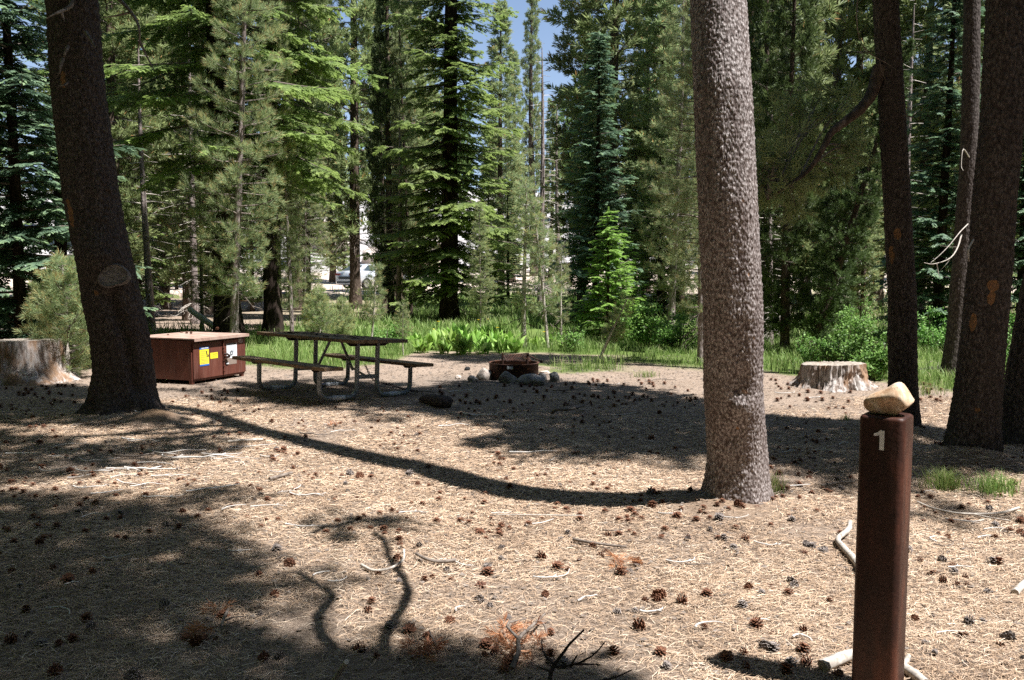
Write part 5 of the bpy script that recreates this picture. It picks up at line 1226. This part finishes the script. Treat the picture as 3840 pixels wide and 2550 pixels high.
# ------------------------------------------------------------------ grass
def blades(X, D, hgt, wid, seg=2, flop=.5, tint=.5):
    n = len(X); Z = terr(X, D); a = rng.uniform(0, 2 * np.pi, n); la = rng.uniform(0, 2 * np.pi, n); fl = hgt * flop * rng.uniform(.3, 1.3, n)
    s = np.stack([np.cos(a), np.sin(a)], 1) * (wid / 2)[:, None] if not np.isscalar(wid) else np.stack([np.cos(a), np.sin(a)], 1) * wid / 2
    l = np.stack([np.cos(la), np.sin(la)], 1) * fl[:, None]; P = np.stack([X, D], 1); V = np.zeros((n, 5, 3))
    V[:, 0, :2] = P - s; V[:, 1, :2] = P + s; V[:, 0, 2] = V[:, 1, 2] = Z - .01
    V[:, 2, :2] = P + l * .35 + s * .8; V[:, 3, :2] = P + l * .35 - s * .8; V[:, 2, 2] = V[:, 3, 2] = Z + hgt * .62
    V[:, 4, :2] = P + l; V[:, 4, 2] = Z + hgt * (1 - .25 * (fl / hgt) ** 2)
    t0 = np.clip(rng.normal(tint, .22, n), 0, 1); T = np.repeat(t0, 5).reshape(n, 5); T[:, :2] -= .2; T[:, 4] += .15
    b_ = (np.arange(n) * 5)[:, None]; return V.reshape(-1, 3), b_ + np.array([0, 1, 2, 3]), b_ + np.array([3, 2, 4]), np.clip(T, 0, 1).ravel()
gr = MB()
def grass_field(n, d0, d1, x0, x1, h0, h1, w_, need=.3, tint=.5):
    D = rng.uniform(d0, d1, n); X = rng.uniform(x0, x1, n) * D; g_, _, _ = masks(X, D); m = (rng.random(n) < (g_ - need * .5)) & (g_ > need) & (vn(X / .6, D / .6, None, 71) > .3) & (fbm(X / 1.7, D / 1.7, s=73) + .25 * rng.random(n) > .50)
    X, D = X[m], D[m]; h = rng.uniform(h0, h1, len(X)) * (0.55 + .9 * vn(X / 1.1, D / 1.1, None, 72))
    V, q, t, T = blades(X, D, h, w_ * rng.uniform(.7, 1.3, len(X)), tint=tint); gr.add(V, q, 0, T); gr.f.append((t + gr.n - len(V), 0, False))
grass_field(120000, 10.2, 20, -.78, .78, .10, .30, .009, .25, .55)
grass_field(90000, 19, 32, -.75, .75, .15, .40, .018, .3, .5)
grass_field(50000, 30, 50, -.72, .72, .15, .40, .04, .3, .5)
tag(link("grass", gr.mesh("grass", M_GRASS)), "long green grass along the back of the clearing", "grass", kind="stuff")
def tuft(px, py, n, rad, h, label, tint=.55):
    g = gp(px, py); X = g[0] + rng.normal(0, rad, n); D = g[1] + rng.normal(0, rad * .8, n); V, q, t, T = blades(X, D, rng.uniform(.5, 1, n) * h, .005, flop=.7, tint=tint)
    mb = MB(); mb.add(V - [g[0], g[1], 0], q, 0, T); mb.f.append((t, 0, False)); tag(link("grass_tuft", mb.mesh("grass_tuft", M_GRASS), None, (g[0], g[1], 0)), label, "grass tuft")
tuft(3540, 1832, 260, .07, .19, "left one of the two green grass tufts under the scarred pine")
tuft(3735, 1850, 260, .075, .18, "right one of the two green grass tufts under the scarred pine")
tuft(2895, 1845, 90, .05, .16, "yellow-green grass tuft right of the foot of the sunlit trunk", .85)
tuft(3172, 1575, 40, .03, .09, "tiny grass tuft on the sunny ground below the weathered stump")
tuft(2420, 1415, 120, .09, .14, "isolated grass tuft on bare ground right of the fire ring")
tuft(3440, 1480, 160, .16, .26, "dense grass tuft between the post and the scarred pine")
# ------------------------------------------------------------------ broad-leaved plants and shrubs
def leafy(px, D, h, n, wl, label, name="broadleaf_plant", flower=0, group=None, spread=.8):
    X = xd(px, D); e = tag(empty(name, (X, D, tz(X, D)), rng.uniform(0, 6)), label, "plant", group); mb = MB()
    for i in range(n):
        a = rng.uniform(0, 6.28); t = np.linspace(0, 1, 6); Lf = h * rng.uniform(.6, 1.15); out = rng.uniform(.1, spread); st = np.array([rng.normal(0, .10), rng.normal(0, .10), 0]) * h * 1.6
        d = np.array([math.cos(a), math.sin(a), 0]); s_ = np.array([-d[1], d[0], 0]); c = st + d * (Lf * out * (t ** 1.6))[:, None] + np.array([0, 0, 1.]) * (Lf * (t - .35 * out * t ** 3))[:, None]
        w_ = wl * np.sin(np.clip(t * .92 + .06, 0, 1) * np.pi) ** .8 * rng.uniform(.7, 1.2) * (0.35 + .65 * ss(0.15, .5, t)); tn = rng.uniform(.25, .95)
        fold = d * .25 * w_[:, None]
        V = np.concatenate([c - s_ * (w_ / 2)[:, None] + fold, c, c + s_ * (w_ / 2)[:, None] + fold]).reshape(3, 6, 3).transpose(1, 0, 2)
        mb.add(V, grid_faces(3, 6), 0, tn, True)
    part("foliage", mb, M_LEAF, e)
    for _ in range(flower):
        fm = MB(); c = np.array([rng.uniform(-.15, .15), rng.uniform(-.15, .15), h * rng.uniform(1.0, 1.3)]); tube(fm, [c * [.3, .3, 0], c * [.8, .8, .6], c], .004, 3, 1)
        for k in range(11):
            a = k * .571; d = np.array([math.cos(a), math.sin(a) * .7, .35]); s_ = np.array([-math.sin(a), math.cos(a), 0]) * .010; fm.add([c, c + d * .02 + s_, c + d * .045, c + d * .02 - s_], [[0, 1, 2, 3]], 0, .8)
        part("flower", fm, [M_FLOWER, M_LEAF], e)
    return e
plant_px = [(1585, 16.6, .38), (1625, 17.3, .5), (1660, 16.4, .36), (1700, 17.0, .55), (1735, 16.3, .5), (1765, 16.8, .62), (1792, 17.4, .6), (1815, 16.4, .45), (1850, 17.2, .55), (1880, 16.6, .42), (1905, 17.4, .5), (1935, 16.7, .38), (1560, 17.6, .4), (1645, 18.5, .5), (1720, 18.6, .6), (1830, 18.6, .6), (1870, 18.2, .55), (2010, 17.5, .35), (2060, 18, .35), (2120, 17.2, .32)]
for i, (px, D, h) in enumerate(plant_px): leafy(px, D, h * .82, 24, .105, "bright green broad-leaved plant in the sunny bed behind the fire ring", flower=(1 if i in (1, 6, 8, 13, 15, 17) else 0), group="broad-leaved plants behind the fire ring")
def shrub(px, D, wid, hgt, n, label, m_=None, ls=.05, name="shrub", stems=14):
    m_ = m_ or M_SHRUB; X = xd(px, D); e = tag(empty(name, (X, D, tz(X, D))), label, "shrub"); tw = MB(); lf_ = MB(); P = []
    for i in range(stems):
        a = rng.uniform(0, 6.28); r_ = wid / 2 * math.sqrt(rng.random()); top = np.array([r_ * math.cos(a), r_ * math.sin(a) * .7, hgt * rng.uniform(.55, 1.05) * (1 - .35 * (2 * r_ / wid) ** 2)])
        pa = bezier([top * [.15, .15, 0], top * [.6, .6, .5] + rng.normal(0, .03, 3), top], 8); tube(tw, pa, np.linspace(.012, .004, 8), 4, 0, .5, False)
        for _ in range(5):
            q = pa[rng.integers(2, 8)]; d = rng.normal(0, 1, 3); d[2] = abs(d[2]) * .6; d *= hgt * .22 / np.linalg.norm(d); tube(tw, [q, q + d * .5, q + d], .003, 3, 0, .5, False); P += [q + d * s for s in (.4, .7, 1.0)]
    P = np.array(P); P = np.repeat(P, max(n // len(P), 1), 0); P = P + rng.normal(0, hgt * .05, P.shape); P[:, 2] = np.abs(P[:, 2])
    d = rng.normal(0, 1, P.shape); K = kites(np.array([[0., 0, 0]]), np.array([[1., 0, 0]]), [.62], np.array([[0, 0, 1.]])); T = np.array([[.45, .55, .65, .55]])
    place(lf_, [(K, T)], P, d, rng.normal(0, .5, P.shape) + [0, -.3, 1], rng.uniform(.6, 1.3, len(P)) * ls, rng.uniform(-.4, .4, len(P)), 0)
    part("stems", tw, M_TWIGWOOD, e); part("foliage", lf_, m_, e); return e
shrub(3060, 13.4, .9, .62, 2600, "bright green leafy shrub behind the left of the weathered stump", ls=.045)
shrub(3180, 13.0, 1.0, .78, 3200, "tall bright green leafy shrub right behind the weathered stump")
shrub(3290, 12.4, .7, .60, 2200, "green leafy shrub between weathered stump and the dark trunk behind the post")
shrub(3170, 16.2, 1.6, 1.1, 3600, "darker green leafy thicket behind the shrubs at the weathered stump")
shrub(2430, 17.0, 1.3, .95, 3600, "dark green leafy shrub in shade left of the sunlit trunk", ls=.055)
shrub(2545, 17.6, 1.2, .8, 2600, "low dark leafy shrub close to the left side of the sunlit trunk", ls=.055)
shrub(2150, 17.0, .7, .5, 1200, "small green shrub with yellow flowers left of the curved sapling")
shrub(1460, 17.8, 1.0, .55, 1800, "low green shrub behind the right end of the picnic table")
shrub(3490, 16.5, 1.2, .8, 2400, "green shrub seen between dark trunks right of the post")
shrub(3810, 13, 1.0, .9, 2200, "bright green shrub between the scarred pine and right edge trunk")
shrub(60, 19.5, 1.6, .45, 1800, "low green shrub behind the big left stump")

# ------------------------------------------------------------------ trees of the middle ground
tree("fir_blue", 75, 14.5, 11.5, "large bluish fir with pale layered sprays at the left edge", rad=1.05, rz=.4, dia=.2)
tree("fir_blue", -130, 17.5, 13, "bluish fir cut by the left edge behind the larger one", rad=1.0, rz=2.4)
tree("fir_mid", 250, 24, 14, "dark fir between the left bluish fir and leaning pine", rad=.8)
tree("bush", 255, 12.6, 1.75, "bushy young pine behind the leaning pine trunk", "shrub", rad=1.0)
tree("bush", 310, 13.8, 1.5, "lower pine bush touching the leaning pine trunk", "shrub", rad=.9)
tree("pine_tall", 585, 40, 22, "thick pale-barked pine, first left of three trunks above the brown box", dia=.85, rz=1.1)
tree("pine_tall_b", 628, 37, 19, "slim dark pine, middle of three trunks above the brown box", dia=.42, rz=2.0)
tree("pine_tall_b", 700, 27, 17, "slim dark pine, right one of three trunks above the brown box", dia=.22, rz=3.4, rad=.8)
e = tree("fir_high", 885, 19.0, 21, "massive dark furrowed fir with bright hanging sprays behind the brown box", rad=1.0, dia=.56, lean=(-.03, 0), rz=.3)
tree("fir_high", 1012, 19.6, 19, "dark straight fir trunk just right of the massive furrowed one", rad=.8, dia=.42, rz=2.2)
tree("pine_tuft", 893, 16.4, 9.6, "young pine with loose needle tufts and thin pale stem beside picnic table", rz=1.0, dia=.15, lean=(.03, 0))
tree("pine_tuft", 1088, 18.5, 7.0, "second tufted young pine behind the picnic table", rz=4.0, dia=.09, rad=.5)
tree("pine_tall", 1338, 37, 23, "straight brown pine trunk standing in front of the silver car", dia=.48, rz=.6)
tree("pine_dark", 1468, 30, 16, "dark narrow pine just right of the silver car", dia=.26, rz=.9, rad=.5)
tree("pine_dark", 1438, 33, 12, "dark shaded pine hiding the front of the silver car", dia=.2, rz=2.9, rad=.5)
tree("pine_narrow", 1543, 29.5, 13, "very thin dark leaning pine between silver car and big fir", dia=.13, rz=1.9, rad=.6, lean=(-.03, 0))
tree("fir_big", 1692, 26.5, 22, "tall fir with bright layered sprays in the centre of the picture", dia=.56, rz=5.1, rad=.92)
tree("bush", 1200, 18.2, 1.22, "grey-green pine bush behind the picnic table", "shrub", rad=1.0)
tree("bush", 1285, 18.6, 1.0, "smaller pine bush right of the grey-green one behind the table", "shrub", rad=.9)
tree("sapling", 1392, 17.3, 1.75, "small pine sapling with white stem above the picnic table", "sapling", rad=.95, rz=.5, lean=(.07, 0))
tree("sapling", 1512, 16.2, 1.0, "smaller white-stemmed sapling above the right end of the table", "sapling", rad=1.0, rz=2.5)
tree("sapling_b", 2053, 17.8, 3.1, "thin pink-stemmed sapling with sparse tufts behind the fire ring", "sapling", rz=1.3, lean=(-.10, 0), rad=1.1)
tree("sapling_b", 1968, 17.9, 3.5, "grey-stemmed young pine left of the pink-stemmed sapling", "sapling", rz=3.0, dia=.10, rad=1.15)
tree("sapling_b", 2105, 18.6, 2.2, "small sapling with twisted bare branches between the fire ring and dark fir", "sapling", rz=4.4, rad=1.0)
tree("fir_blue", 2235, 24.5, 8.4, "dark bluish pointed fir right of centre", rz=1.0, rad=1.02)
tree("fir_young", 2275, 18.8, 2.95, "bright green young fir right of the fire ring", rz=.2, rad=1.0)
tree("fir_young", 2335, 20.0, 2.6, "second bright green fir tucked behind the bright young one", rz=2.2, rad=.95)
cs = tree("sapling", 2247, 14.8, 1.25, "curved bare sapling leaning right with a brown top beside the bright fir", "sapling", rz=1.7, lean=(.42, 0), dia=.05)
tree("pine_tall_b", 2300, 33, 21, "tall broad pine rising behind the dark bluish fir", dia=.5, rz=.4, rad=1.25)
tree("pine_tall_b", 2185, 36, 18, "tall dark pine beside the gap of sky", dia=.4, rz=2.4, rad=1.0)
tree("grey_snag", 2030, 39, 12, "grey dead tree with drooping bare branches in the middle distance", "dead tree", rz=.4)
tree("grey_snag", 2090, 42, 10, "second bare grey tree behind the first dead one", "dead tree", rz=2.4)
tree("pine_narrow", 1998, 60, 21, "slender pointed pine standing against the gap of sky", rz=1, rad=.7)
tree("pine_narrow", 1925, 56, 15, "slender light green pine left of the gap of sky", rz=3, rad=.95)
tree("pine_narrow", 1880, 44, 15, "slender light pine right of the central fir", rz=2, rad=1.2)
tree("pine_narrow", 2065, 47, 10.5, "short slender pine at the foot of the sky gap", rz=4, rad=1.1)
tree("pine_tall", 2555, 34, 18, "airy light green pine left of the sunlit trunk", rz=4.1, dia=.35)
tree("pine_narrow", 2480, 30, 13, "light green pine between broad pine and the airy one", rz=.4, dia=.2, rad=1.3)
tree("pine_tuft", 2622, 14.6, 7.6, "thin pale-trunked pine close behind the sunlit trunk with hanging dead branches", rz=2.6, dia=.105, rad=.95)
tree("pine_tuft", 2530, 22.5, 9.5, "tufted light pine left of the thin pale-trunked one", rz=.6, dia=.18, rad=1.1)
tree("pine_dark", 2945, 16.2, 8.5, "dark dense pine right of the sunlit trunk", rz=.1, dia=.18, rad=.85)
tree("pine_dark", 3030, 15.6, 6.0, "dark pine with a slanting trunk behind the weathered stump", rz=1.6, dia=.15, lean=(.30, 0), rad=.8)
tree("pine_dark", 2850, 19, 10, "dark pine partly hidden by the sunlit trunk on its right side", rz=2.9, dia=.2, rad=.8)
tree("pine_tall", 3092, 29, 24, "straight pale-grey pine trunk left of the dark trunk behind the post", dia=.38, rz=.9, lean=(.02, 0))
bpy.data.objects[-1] if False else None
tree("pine_tall_b", 2918, 24, 20, "thin dark straight pine rising right of the sunlit trunk", dia=.17, rz=3.1, rad=.8)
tree("pine_tall", 2790, 26, 22, "dark pine rising just right behind the top of the sunlit trunk", dia=.42, rz=1.9, rad=.8)
tree("pine_narrow", 3190, 32, 17, "light green pine seen left of the dark trunk behind the post", rz=4.9, rad=1.3)
tree("pine_tall_b", 3290, 38, 20, "pine behind the dark trunk that rises over the post", rz=2.1, rad=1.1)
tree("fir_blue", 3520, 17.5, 8.5, "dark fir with flat bright sprays between the two dark trunks at right", rz=.9, rad=.95)
tree("pine_tall_b", 3450, 27, 19, "spreading pine above the fir between the two dark trunks", rz=.3, dia=.3, rad=1.15)
tree("pine_tall", 3570, 40, 22, "tall pine far behind the right-hand fir", rz=1.3)
tree("fir_blue", 3830, 18.5, 9, "dark fir with blue-green sprays at the right edge", rz=2.9, rad=.95)
tree("pine_tall_b", 3760, 33, 20, "pine at the far right behind the edge fir", rz=2.3)
tree("pine_tall", 3930, 25, 20, "pine cut by the right edge of the picture", rz=5.0)
tree("pine_tall", 1150, 30, 22, "pine behind the tufted young pines left of centre", rz=3.8, dia=.3, rad=.7)
tree("pine_tall", 1100, 36, 22, "tall pine left of the trunk before the silver car", rz=1.8)
tree("pine_narrow", 1245, 57, 18, "slender pine behind the silver car", rz=.8, rad=1.2)
tree("pine_narrow", 1580, 46, 19, "slender pine left behind the central fir", rz=2.8, rad=1.2)
tree("pine_tall", 1500, 42, 23, "tall airy pine behind the narrow dark pine", rz=.2)
tree("pine_tall_b", 440, 25, 15, "pine with light sprays directly right of the leaning trunk", rz=2.7, rad=1.1)
tree("fir_mid", 520, 30, 16, "fir behind the three trunks above the brown box", rz=1.7, rad=.9)
tree("pine_tall", 350, 34, 21, "tall pine behind the top of the leaning trunk", rz=.9)
tree("pine_narrow", 480, 46, 18, "slender far pine over the brown box", rz=2.2, rad=1.3)
tree("pine_tall_b", 780, 33, 19, "pine left behind the massive furrowed fir", rz=4.6)
tree("pine_narrow", 2700, 40, 20, "slender pine hidden behind the sunlit trunk", rz=1.2, rad=1.3)
tree("pine_narrow", 2420, 48, 21, "slender pine behind the broad tall pine", rz=1.9, rad=1.3)
tree("pine_tall_b", 2870, 38, 20, "pine filling the gap right of the sunlit trunk", rz=5.2)
tree("pine_narrow", 3010, 42, 21, "slender pine left of the pale-grey trunk", rz=.7, rad=1.3)
UNDER = [("fir_mid", 410, 31, 5.5, "small dark fir low behind the leaning pine"), ("pine_narrow", 745, 41, 8, "short light pine far behind the massive furrowed fir"), ("fir_mid", 668, 50, 7, "small fir on the slope between the trunks above the brown box"),
    ("pine_dark", 945, 35, 7, "short dark pine between the two furrowed firs"), ("fir_mid", 1110, 46, 6.5, "small fir far left of the silver car"), ("pine_narrow", 1290, 56, 9, "short pine on the slope directly behind the silver car"), ("fir_mid", 1560, 58, 7, "small fir on the granite slope left of the central fir"),
    ("pine_narrow", 1830, 38, 7, "short light pine right of the central fir"), ("fir_mid", 1905, 33, 5, "small fir beyond the sunny bed of broad-leaved plants"), ("pine_tuft", 1800, 22.5, 3.4, "low bushy pine right of the central fir trunk"), ("fir_mid", 2470, 27, 6, "small dark fir right of the bright young firs"), ("pine_narrow", 2380, 31, 7, "short light pine beside the dark bluish fir"),
    ("fir_mid", 2750, 30, 8, "dark fir partly behind the right side of the sunlit trunk"), ("pine_dark", 3120, 22, 6, "short dark pine above the leafy shrubs"), ("pine_narrow", 3230, 25, 6.5, "short light pine left of the dark trunk over the post"), ("fir_mid", 3640, 28, 8, "small fir between scarred pine and slimmer grey pine"), ("pine_narrow", 3460, 34, 9, "short light pine right of the dark trunk over the post")]
UNDER += [("grey_snag", 560, 23, 8, "bare grey dead tree above the brown box between the trunks"), ("grey_snag", 735, 25, 9, "bare dead tree tangled beside the massive furrowed fir"), ("grey_snag", 1500, 27.5, 7, "bare dead tree left of the central fir"),
    ("grey_snag", 2640, 19, 6, "bare dead tree tangled behind the left side of the sunlit trunk"), ("grey_snag", 2880, 17.5, 5.5, "bare dead tree just right of the sunlit trunk"), ("grey_snag", 3380, 20, 8, "bare dead tree behind the trunk over the post"), ("grey_snag", 380, 22, 8, "bare dead tree right behind the leaning pine"),
    ("pine_tuft", 760, 22, 6.5, "tufted young pine left of the massive furrowed fir"), ("pine_tuft", 1150, 23.5, 6, "tufted young pine left behind the pine bush by the table")]
for i, (k_, px, D_, H_, lab) in enumerate(UNDER): tree(k_, px, D_, H_, lab, rz=i * 1.3, rad=1.35 if k_[0] != 'g' else 1.1, cat='dead tree' if k_[0] == 'g' else 'tree')
for o in list(bpy.data.objects):
    if o.get("label", "").startswith(("straight pale-grey pine", "thick pale-barked")):
        for c_ in o.children:
            if c_.name.startswith("trunk"):
                c_.data = c_.data.copy(); c_.data.materials[0] = M_BARKPALE
# ------------------------------------------------------------------ far wood: one mass
fm_ = MB(); fr = np.random.default_rng(99); cnt = 0
def add_far(key, x, y, H, rz_):
    cr_ = PROTO[key][4]; s = H / PROTO[key][2]; c_, s_ = math.cos(rz_) * s, math.sin(rz_) * s
    M = np.array([[c_, -s_, 0, x], [s_, c_, 0, y], [0, 0, s, tz(x, y)], [0, 0, 0, 1]]); fm_.join(cr_, M)
    tube(fm_, [[x, y, tz(x, y) - .3], [x, y, tz(x, y) + H * .6], [x, y, tz(x, y) + H * .95]], [.014 * H, .008 * H, .02], 7, 1)
for i in range(190):
    y = 50 + 80 * fr.random() ** 1.1; u_ = fr.uniform(-.82, .82); x = u_ * y; px = 1920 + FPX * u_
    if 1925 < px < 2110: continue
    if y < 68 and 1200 < px < 1780: continue
    if 1300 < px < 1700 and y < 92: continue
    if 300 < px < 1200 and y < 72 and fr.random() < .6: continue
    add_far(("fir_lo", "pine_lo", "pine_lo_b")[fr.integers(0, 3)], x, y, fr.uniform(8, 14), fr.uniform(0, 6.28))
for px, y, H in ((1960, 110, 4), (2010, 100, 5), (2050, 112, 4.5), (2085, 95, 6), (1935, 98, 7)): add_far("pine_lo_b", (px - 1920) / FPX * y, y, H, 1.0)
# sides and back: the wood goes on all round the clearing
def shades_view(x, y, r_=2.4):
    for t in np.arange(0, 12.5, .8):
        for q in (-r_, 0, r_):
            a_, b_ = x - SH[0] * t - SH[1] * q, y - SH[1] * t + SH[0] * q
            if 2.2 < b_ < 34 and abs(a_) < .64 * b_ + .3: return True
    return False
placed = []
for i in range(1500):
    x, y = fr.uniform(-34, 40), fr.uniform(-26, 34)
    if y > 2 and abs(x) < .66 * y + 3 or math.hypot(x, y) < 4.5 or shades_view(x, y): continue
    if any(math.hypot(x - a_, y - b_) < 2.4 for a_, b_ in placed): continue
    if len(placed) > 170: break
    placed.append((x, y)); add_far(("fir_lo", "pine_lo", "pine_lo_b")[fr.integers(0, 3)], x, y, fr.uniform(17, 24), fr.uniform(0, 6.28))
print("side wood", len(placed))
fo = link("forest", fm_.mesh("forest", [M_FIR, M_BARKFAR])); tag(fo, "dense conifer wood on the slope behind and all round the clearing", "forest", kind="stuff")
# ------------------------------------------------------------------ granite boulders on the slope
for i, (px, py, D, w_, h_) in enumerate([(540, 895, 62, 4.6, 3.2), (600, 965, 58, 3.2, 1.6), (700, 930, 64, 3.5, 2.2), (2045, 1012, 52, 1.6, .9), (2010, 1005, 53, 1.4, .7), (1560, 960, 66, 6, 2.6), (1240, 830, 74, 6, 3.4), (1450, 880, 70, 5, 2.6), (1640, 900, 72, 5, 2.6)]):
    x = (px - 1920) / FPX * D; o = link("boulder", rock_mesh(w_, w_ * .8, h_, 40 + i, .2, .6, 10, 30).mesh("boulder", M_ROCKW), None, (x, D, tz(x, D) - .2), (0, 0, i))
    tag(o, ["huge shaded granite boulder seen left of the three trunks", "pale boulder low between the three trunks", "granite boulder right of the three trunks", "small pale boulder left of the dark bluish fir", "pale boulder behind the dead grey tree", "pale granite block above the road right of the silver car", "pale granite block above the silver car", "granite block between the trunks right of the silver car", "granite block behind the central fir"][i], "boulder")
# ------------------------------------------------------------------ cars
M_CARP, nt, b = mat("silver_car_paint", .25, .5); b.inputs["Base Color"].default_value = (.62, .65, .70, 1); b.inputs["Metallic"].default_value = .3; b.inputs["Coat Weight"].default_value = .6
M_CARW = simple("white_car_paint", (.80, .81, .82), .3)
M_GLASS, nt, b = mat("dark_car_glass", .08, .6); b.inputs["Base Color"].default_value = (.05, .07, .08, 1)
M_RED = simple("red_tail_lamp", (.35, .02, .02), .25); M_TYRE = simple("tyre_rubber", (.02, .02, .02), .8); M_DARKP = simple("dark_plastic", (.06, .065, .075), .5); M_CHROME = simple("chrome", (.7, .7, .72), .15, 1)
def car(label, x, y, rz, paint):
    e = tag(empty("parked_car", (x, y, tz(x, y) + .02), rz), label, "car")       # front along +X
    prof = [(-2.3, .38, .62), (-2.34, .75, .78), (-2.28, .98, .84), (-2.0, 1.06, .87), (-1.72, 1.08, .88), (.85, 1.02, .90), (1.6, .92, .88), (2.1, .80, .82), (2.33, .62, .72), (2.35, .35, .62)]
    def shell(stations, name, m_, par):
        mb = MB(); V = []
        for (xx, zt, hw, zb, inset) in stations:
            for yy, zz_ in ((-hw * .93, zb), (-hw, (zb + zt) * .45), (-hw * .985, zt - .10 * (zt - zb)), (-(hw - inset), zt), (0, zt + .02), (hw - inset, zt), (hw * .985, zt - .10 * (zt - zb)), (hw, (zb + zt) * .45), (hw * .93, zb)): V.append([xx, yy, zz_])
        mb.add(V, grid_faces(9, len(stations), True), 0, .5, True); mb.add(V[:9][::-1], np.arange(9)[None]); mb.add(V[-9:], np.arange(9)[None]); return part(name, mb, m_, par)
    shell([(-2.32, .72, .74, .30, .1), (-2.28, .95, .82, .24, .08), (-2.05, 1.05, .87, .22, .08), (-1.6, 1.07, .90, .20, .06), (.9, 1.02, .91, .20, .06), (1.6, .93, .90, .20, .1), (2.1, .82, .84, .22, .14), (2.33, .62, .72, .28, .12)], "body", paint, e)
    shell([(-1.95, 1.06, .72, 1.0, .05), (-1.25, 1.40, .62, 1.0, .10), (-.6, 1.47, .60, 1.0, .12), (.1, 1.46, .61, 1.0, .12), (.5, 1.36, .64, 1.0, .10), (1.25, 1.02, .74, .95, .04)], "roof", paint, e)
    g = MB()
    g.add([[-1.90, -.60, 1.085], [-1.90, .60, 1.085], [-1.32, .50, 1.385], [-1.32, -.50, 1.385]], [[0, 1, 2, 3]]); g.v[-1] += [-.02, 0, .022]
    part("rear_window", g, M_GLASS, e)
    for s in (-1, 1):
        for x0, x1, x2, x3 in ((-1.45, -.55, -.55, -1.10), (-.50, .85, .38, -.50)):
            g = MB(); g.add([[x0, s * .735, 1.09], [x1, s * .735, 1.09], [x2, s * .655, 1.40], [x3, s * .655, 1.38]], [[0, 1, 2, 3]]); part("side_window", g, M_GLASS, e)
        g = MB(); box(g, (-2.26, s * .60, .86), (.12, .40, .12)); box(g, (-2.12, s * .83, .87), (.26, .06, .10)); part("tail_lamp", g, M_RED, e)
        for xw in (-1.38, 1.42):
            an = np.linspace(0, 2 * np.pi, 24, endpoint=False); wv = MB(); rows = [np.column_stack([xw + r_ * np.cos(an), np.full(24, s * yy), .33 + r_ * np.sin(an)]) for r_, yy in ((.22, .90), (.31, .93), (.33, .88), (.33, .70))]
            wv.add(np.vstack(rows), grid_faces(24, 4, True), 0, .5, True); wo_ = part("wheel", wv, M_TYRE, e); rm = MB(); rm.add(np.column_stack([xw + .22 * np.cos(an), np.full(24, s * .895), .33 + .22 * np.sin(an)]), np.arange(24)[None]); part("rim", rm, M_CHROME, wo_)
        g = MB(); box(g, (.65, s * 1.0, 1.05), (.12, .16, .12)); part("wing_mirror", g, paint, e)
    g = MB(); box(g, (-2.335, 0, .66), (.03, 1.0, .16)); box(g, (-2.325, 0, .40), (.05, 1.3, .10)); part("rear_panel", g, M_DARKP, e)
    g = MB(); an = np.linspace(0, 2 * np.pi, 16, endpoint=False); g.add(np.column_stack([np.full(16, -2.315), .055 * np.cos(an), .93 + .055 * np.sin(an)]), np.arange(16)[None]); part("badge", g, M_CHROME, e)
    return e
cx_ = (1395 - 1920) / FPX * 50.5; car("silver car parked behind trunks in the distance, rear towards the clearing", cx_, 51.3, R(52), M_CARP)
cx_ = (3145 - 1920) / FPX * 52; car("white car barely visible far behind the pale-grey trunk", cx_, 52, R(8), M_CARW)
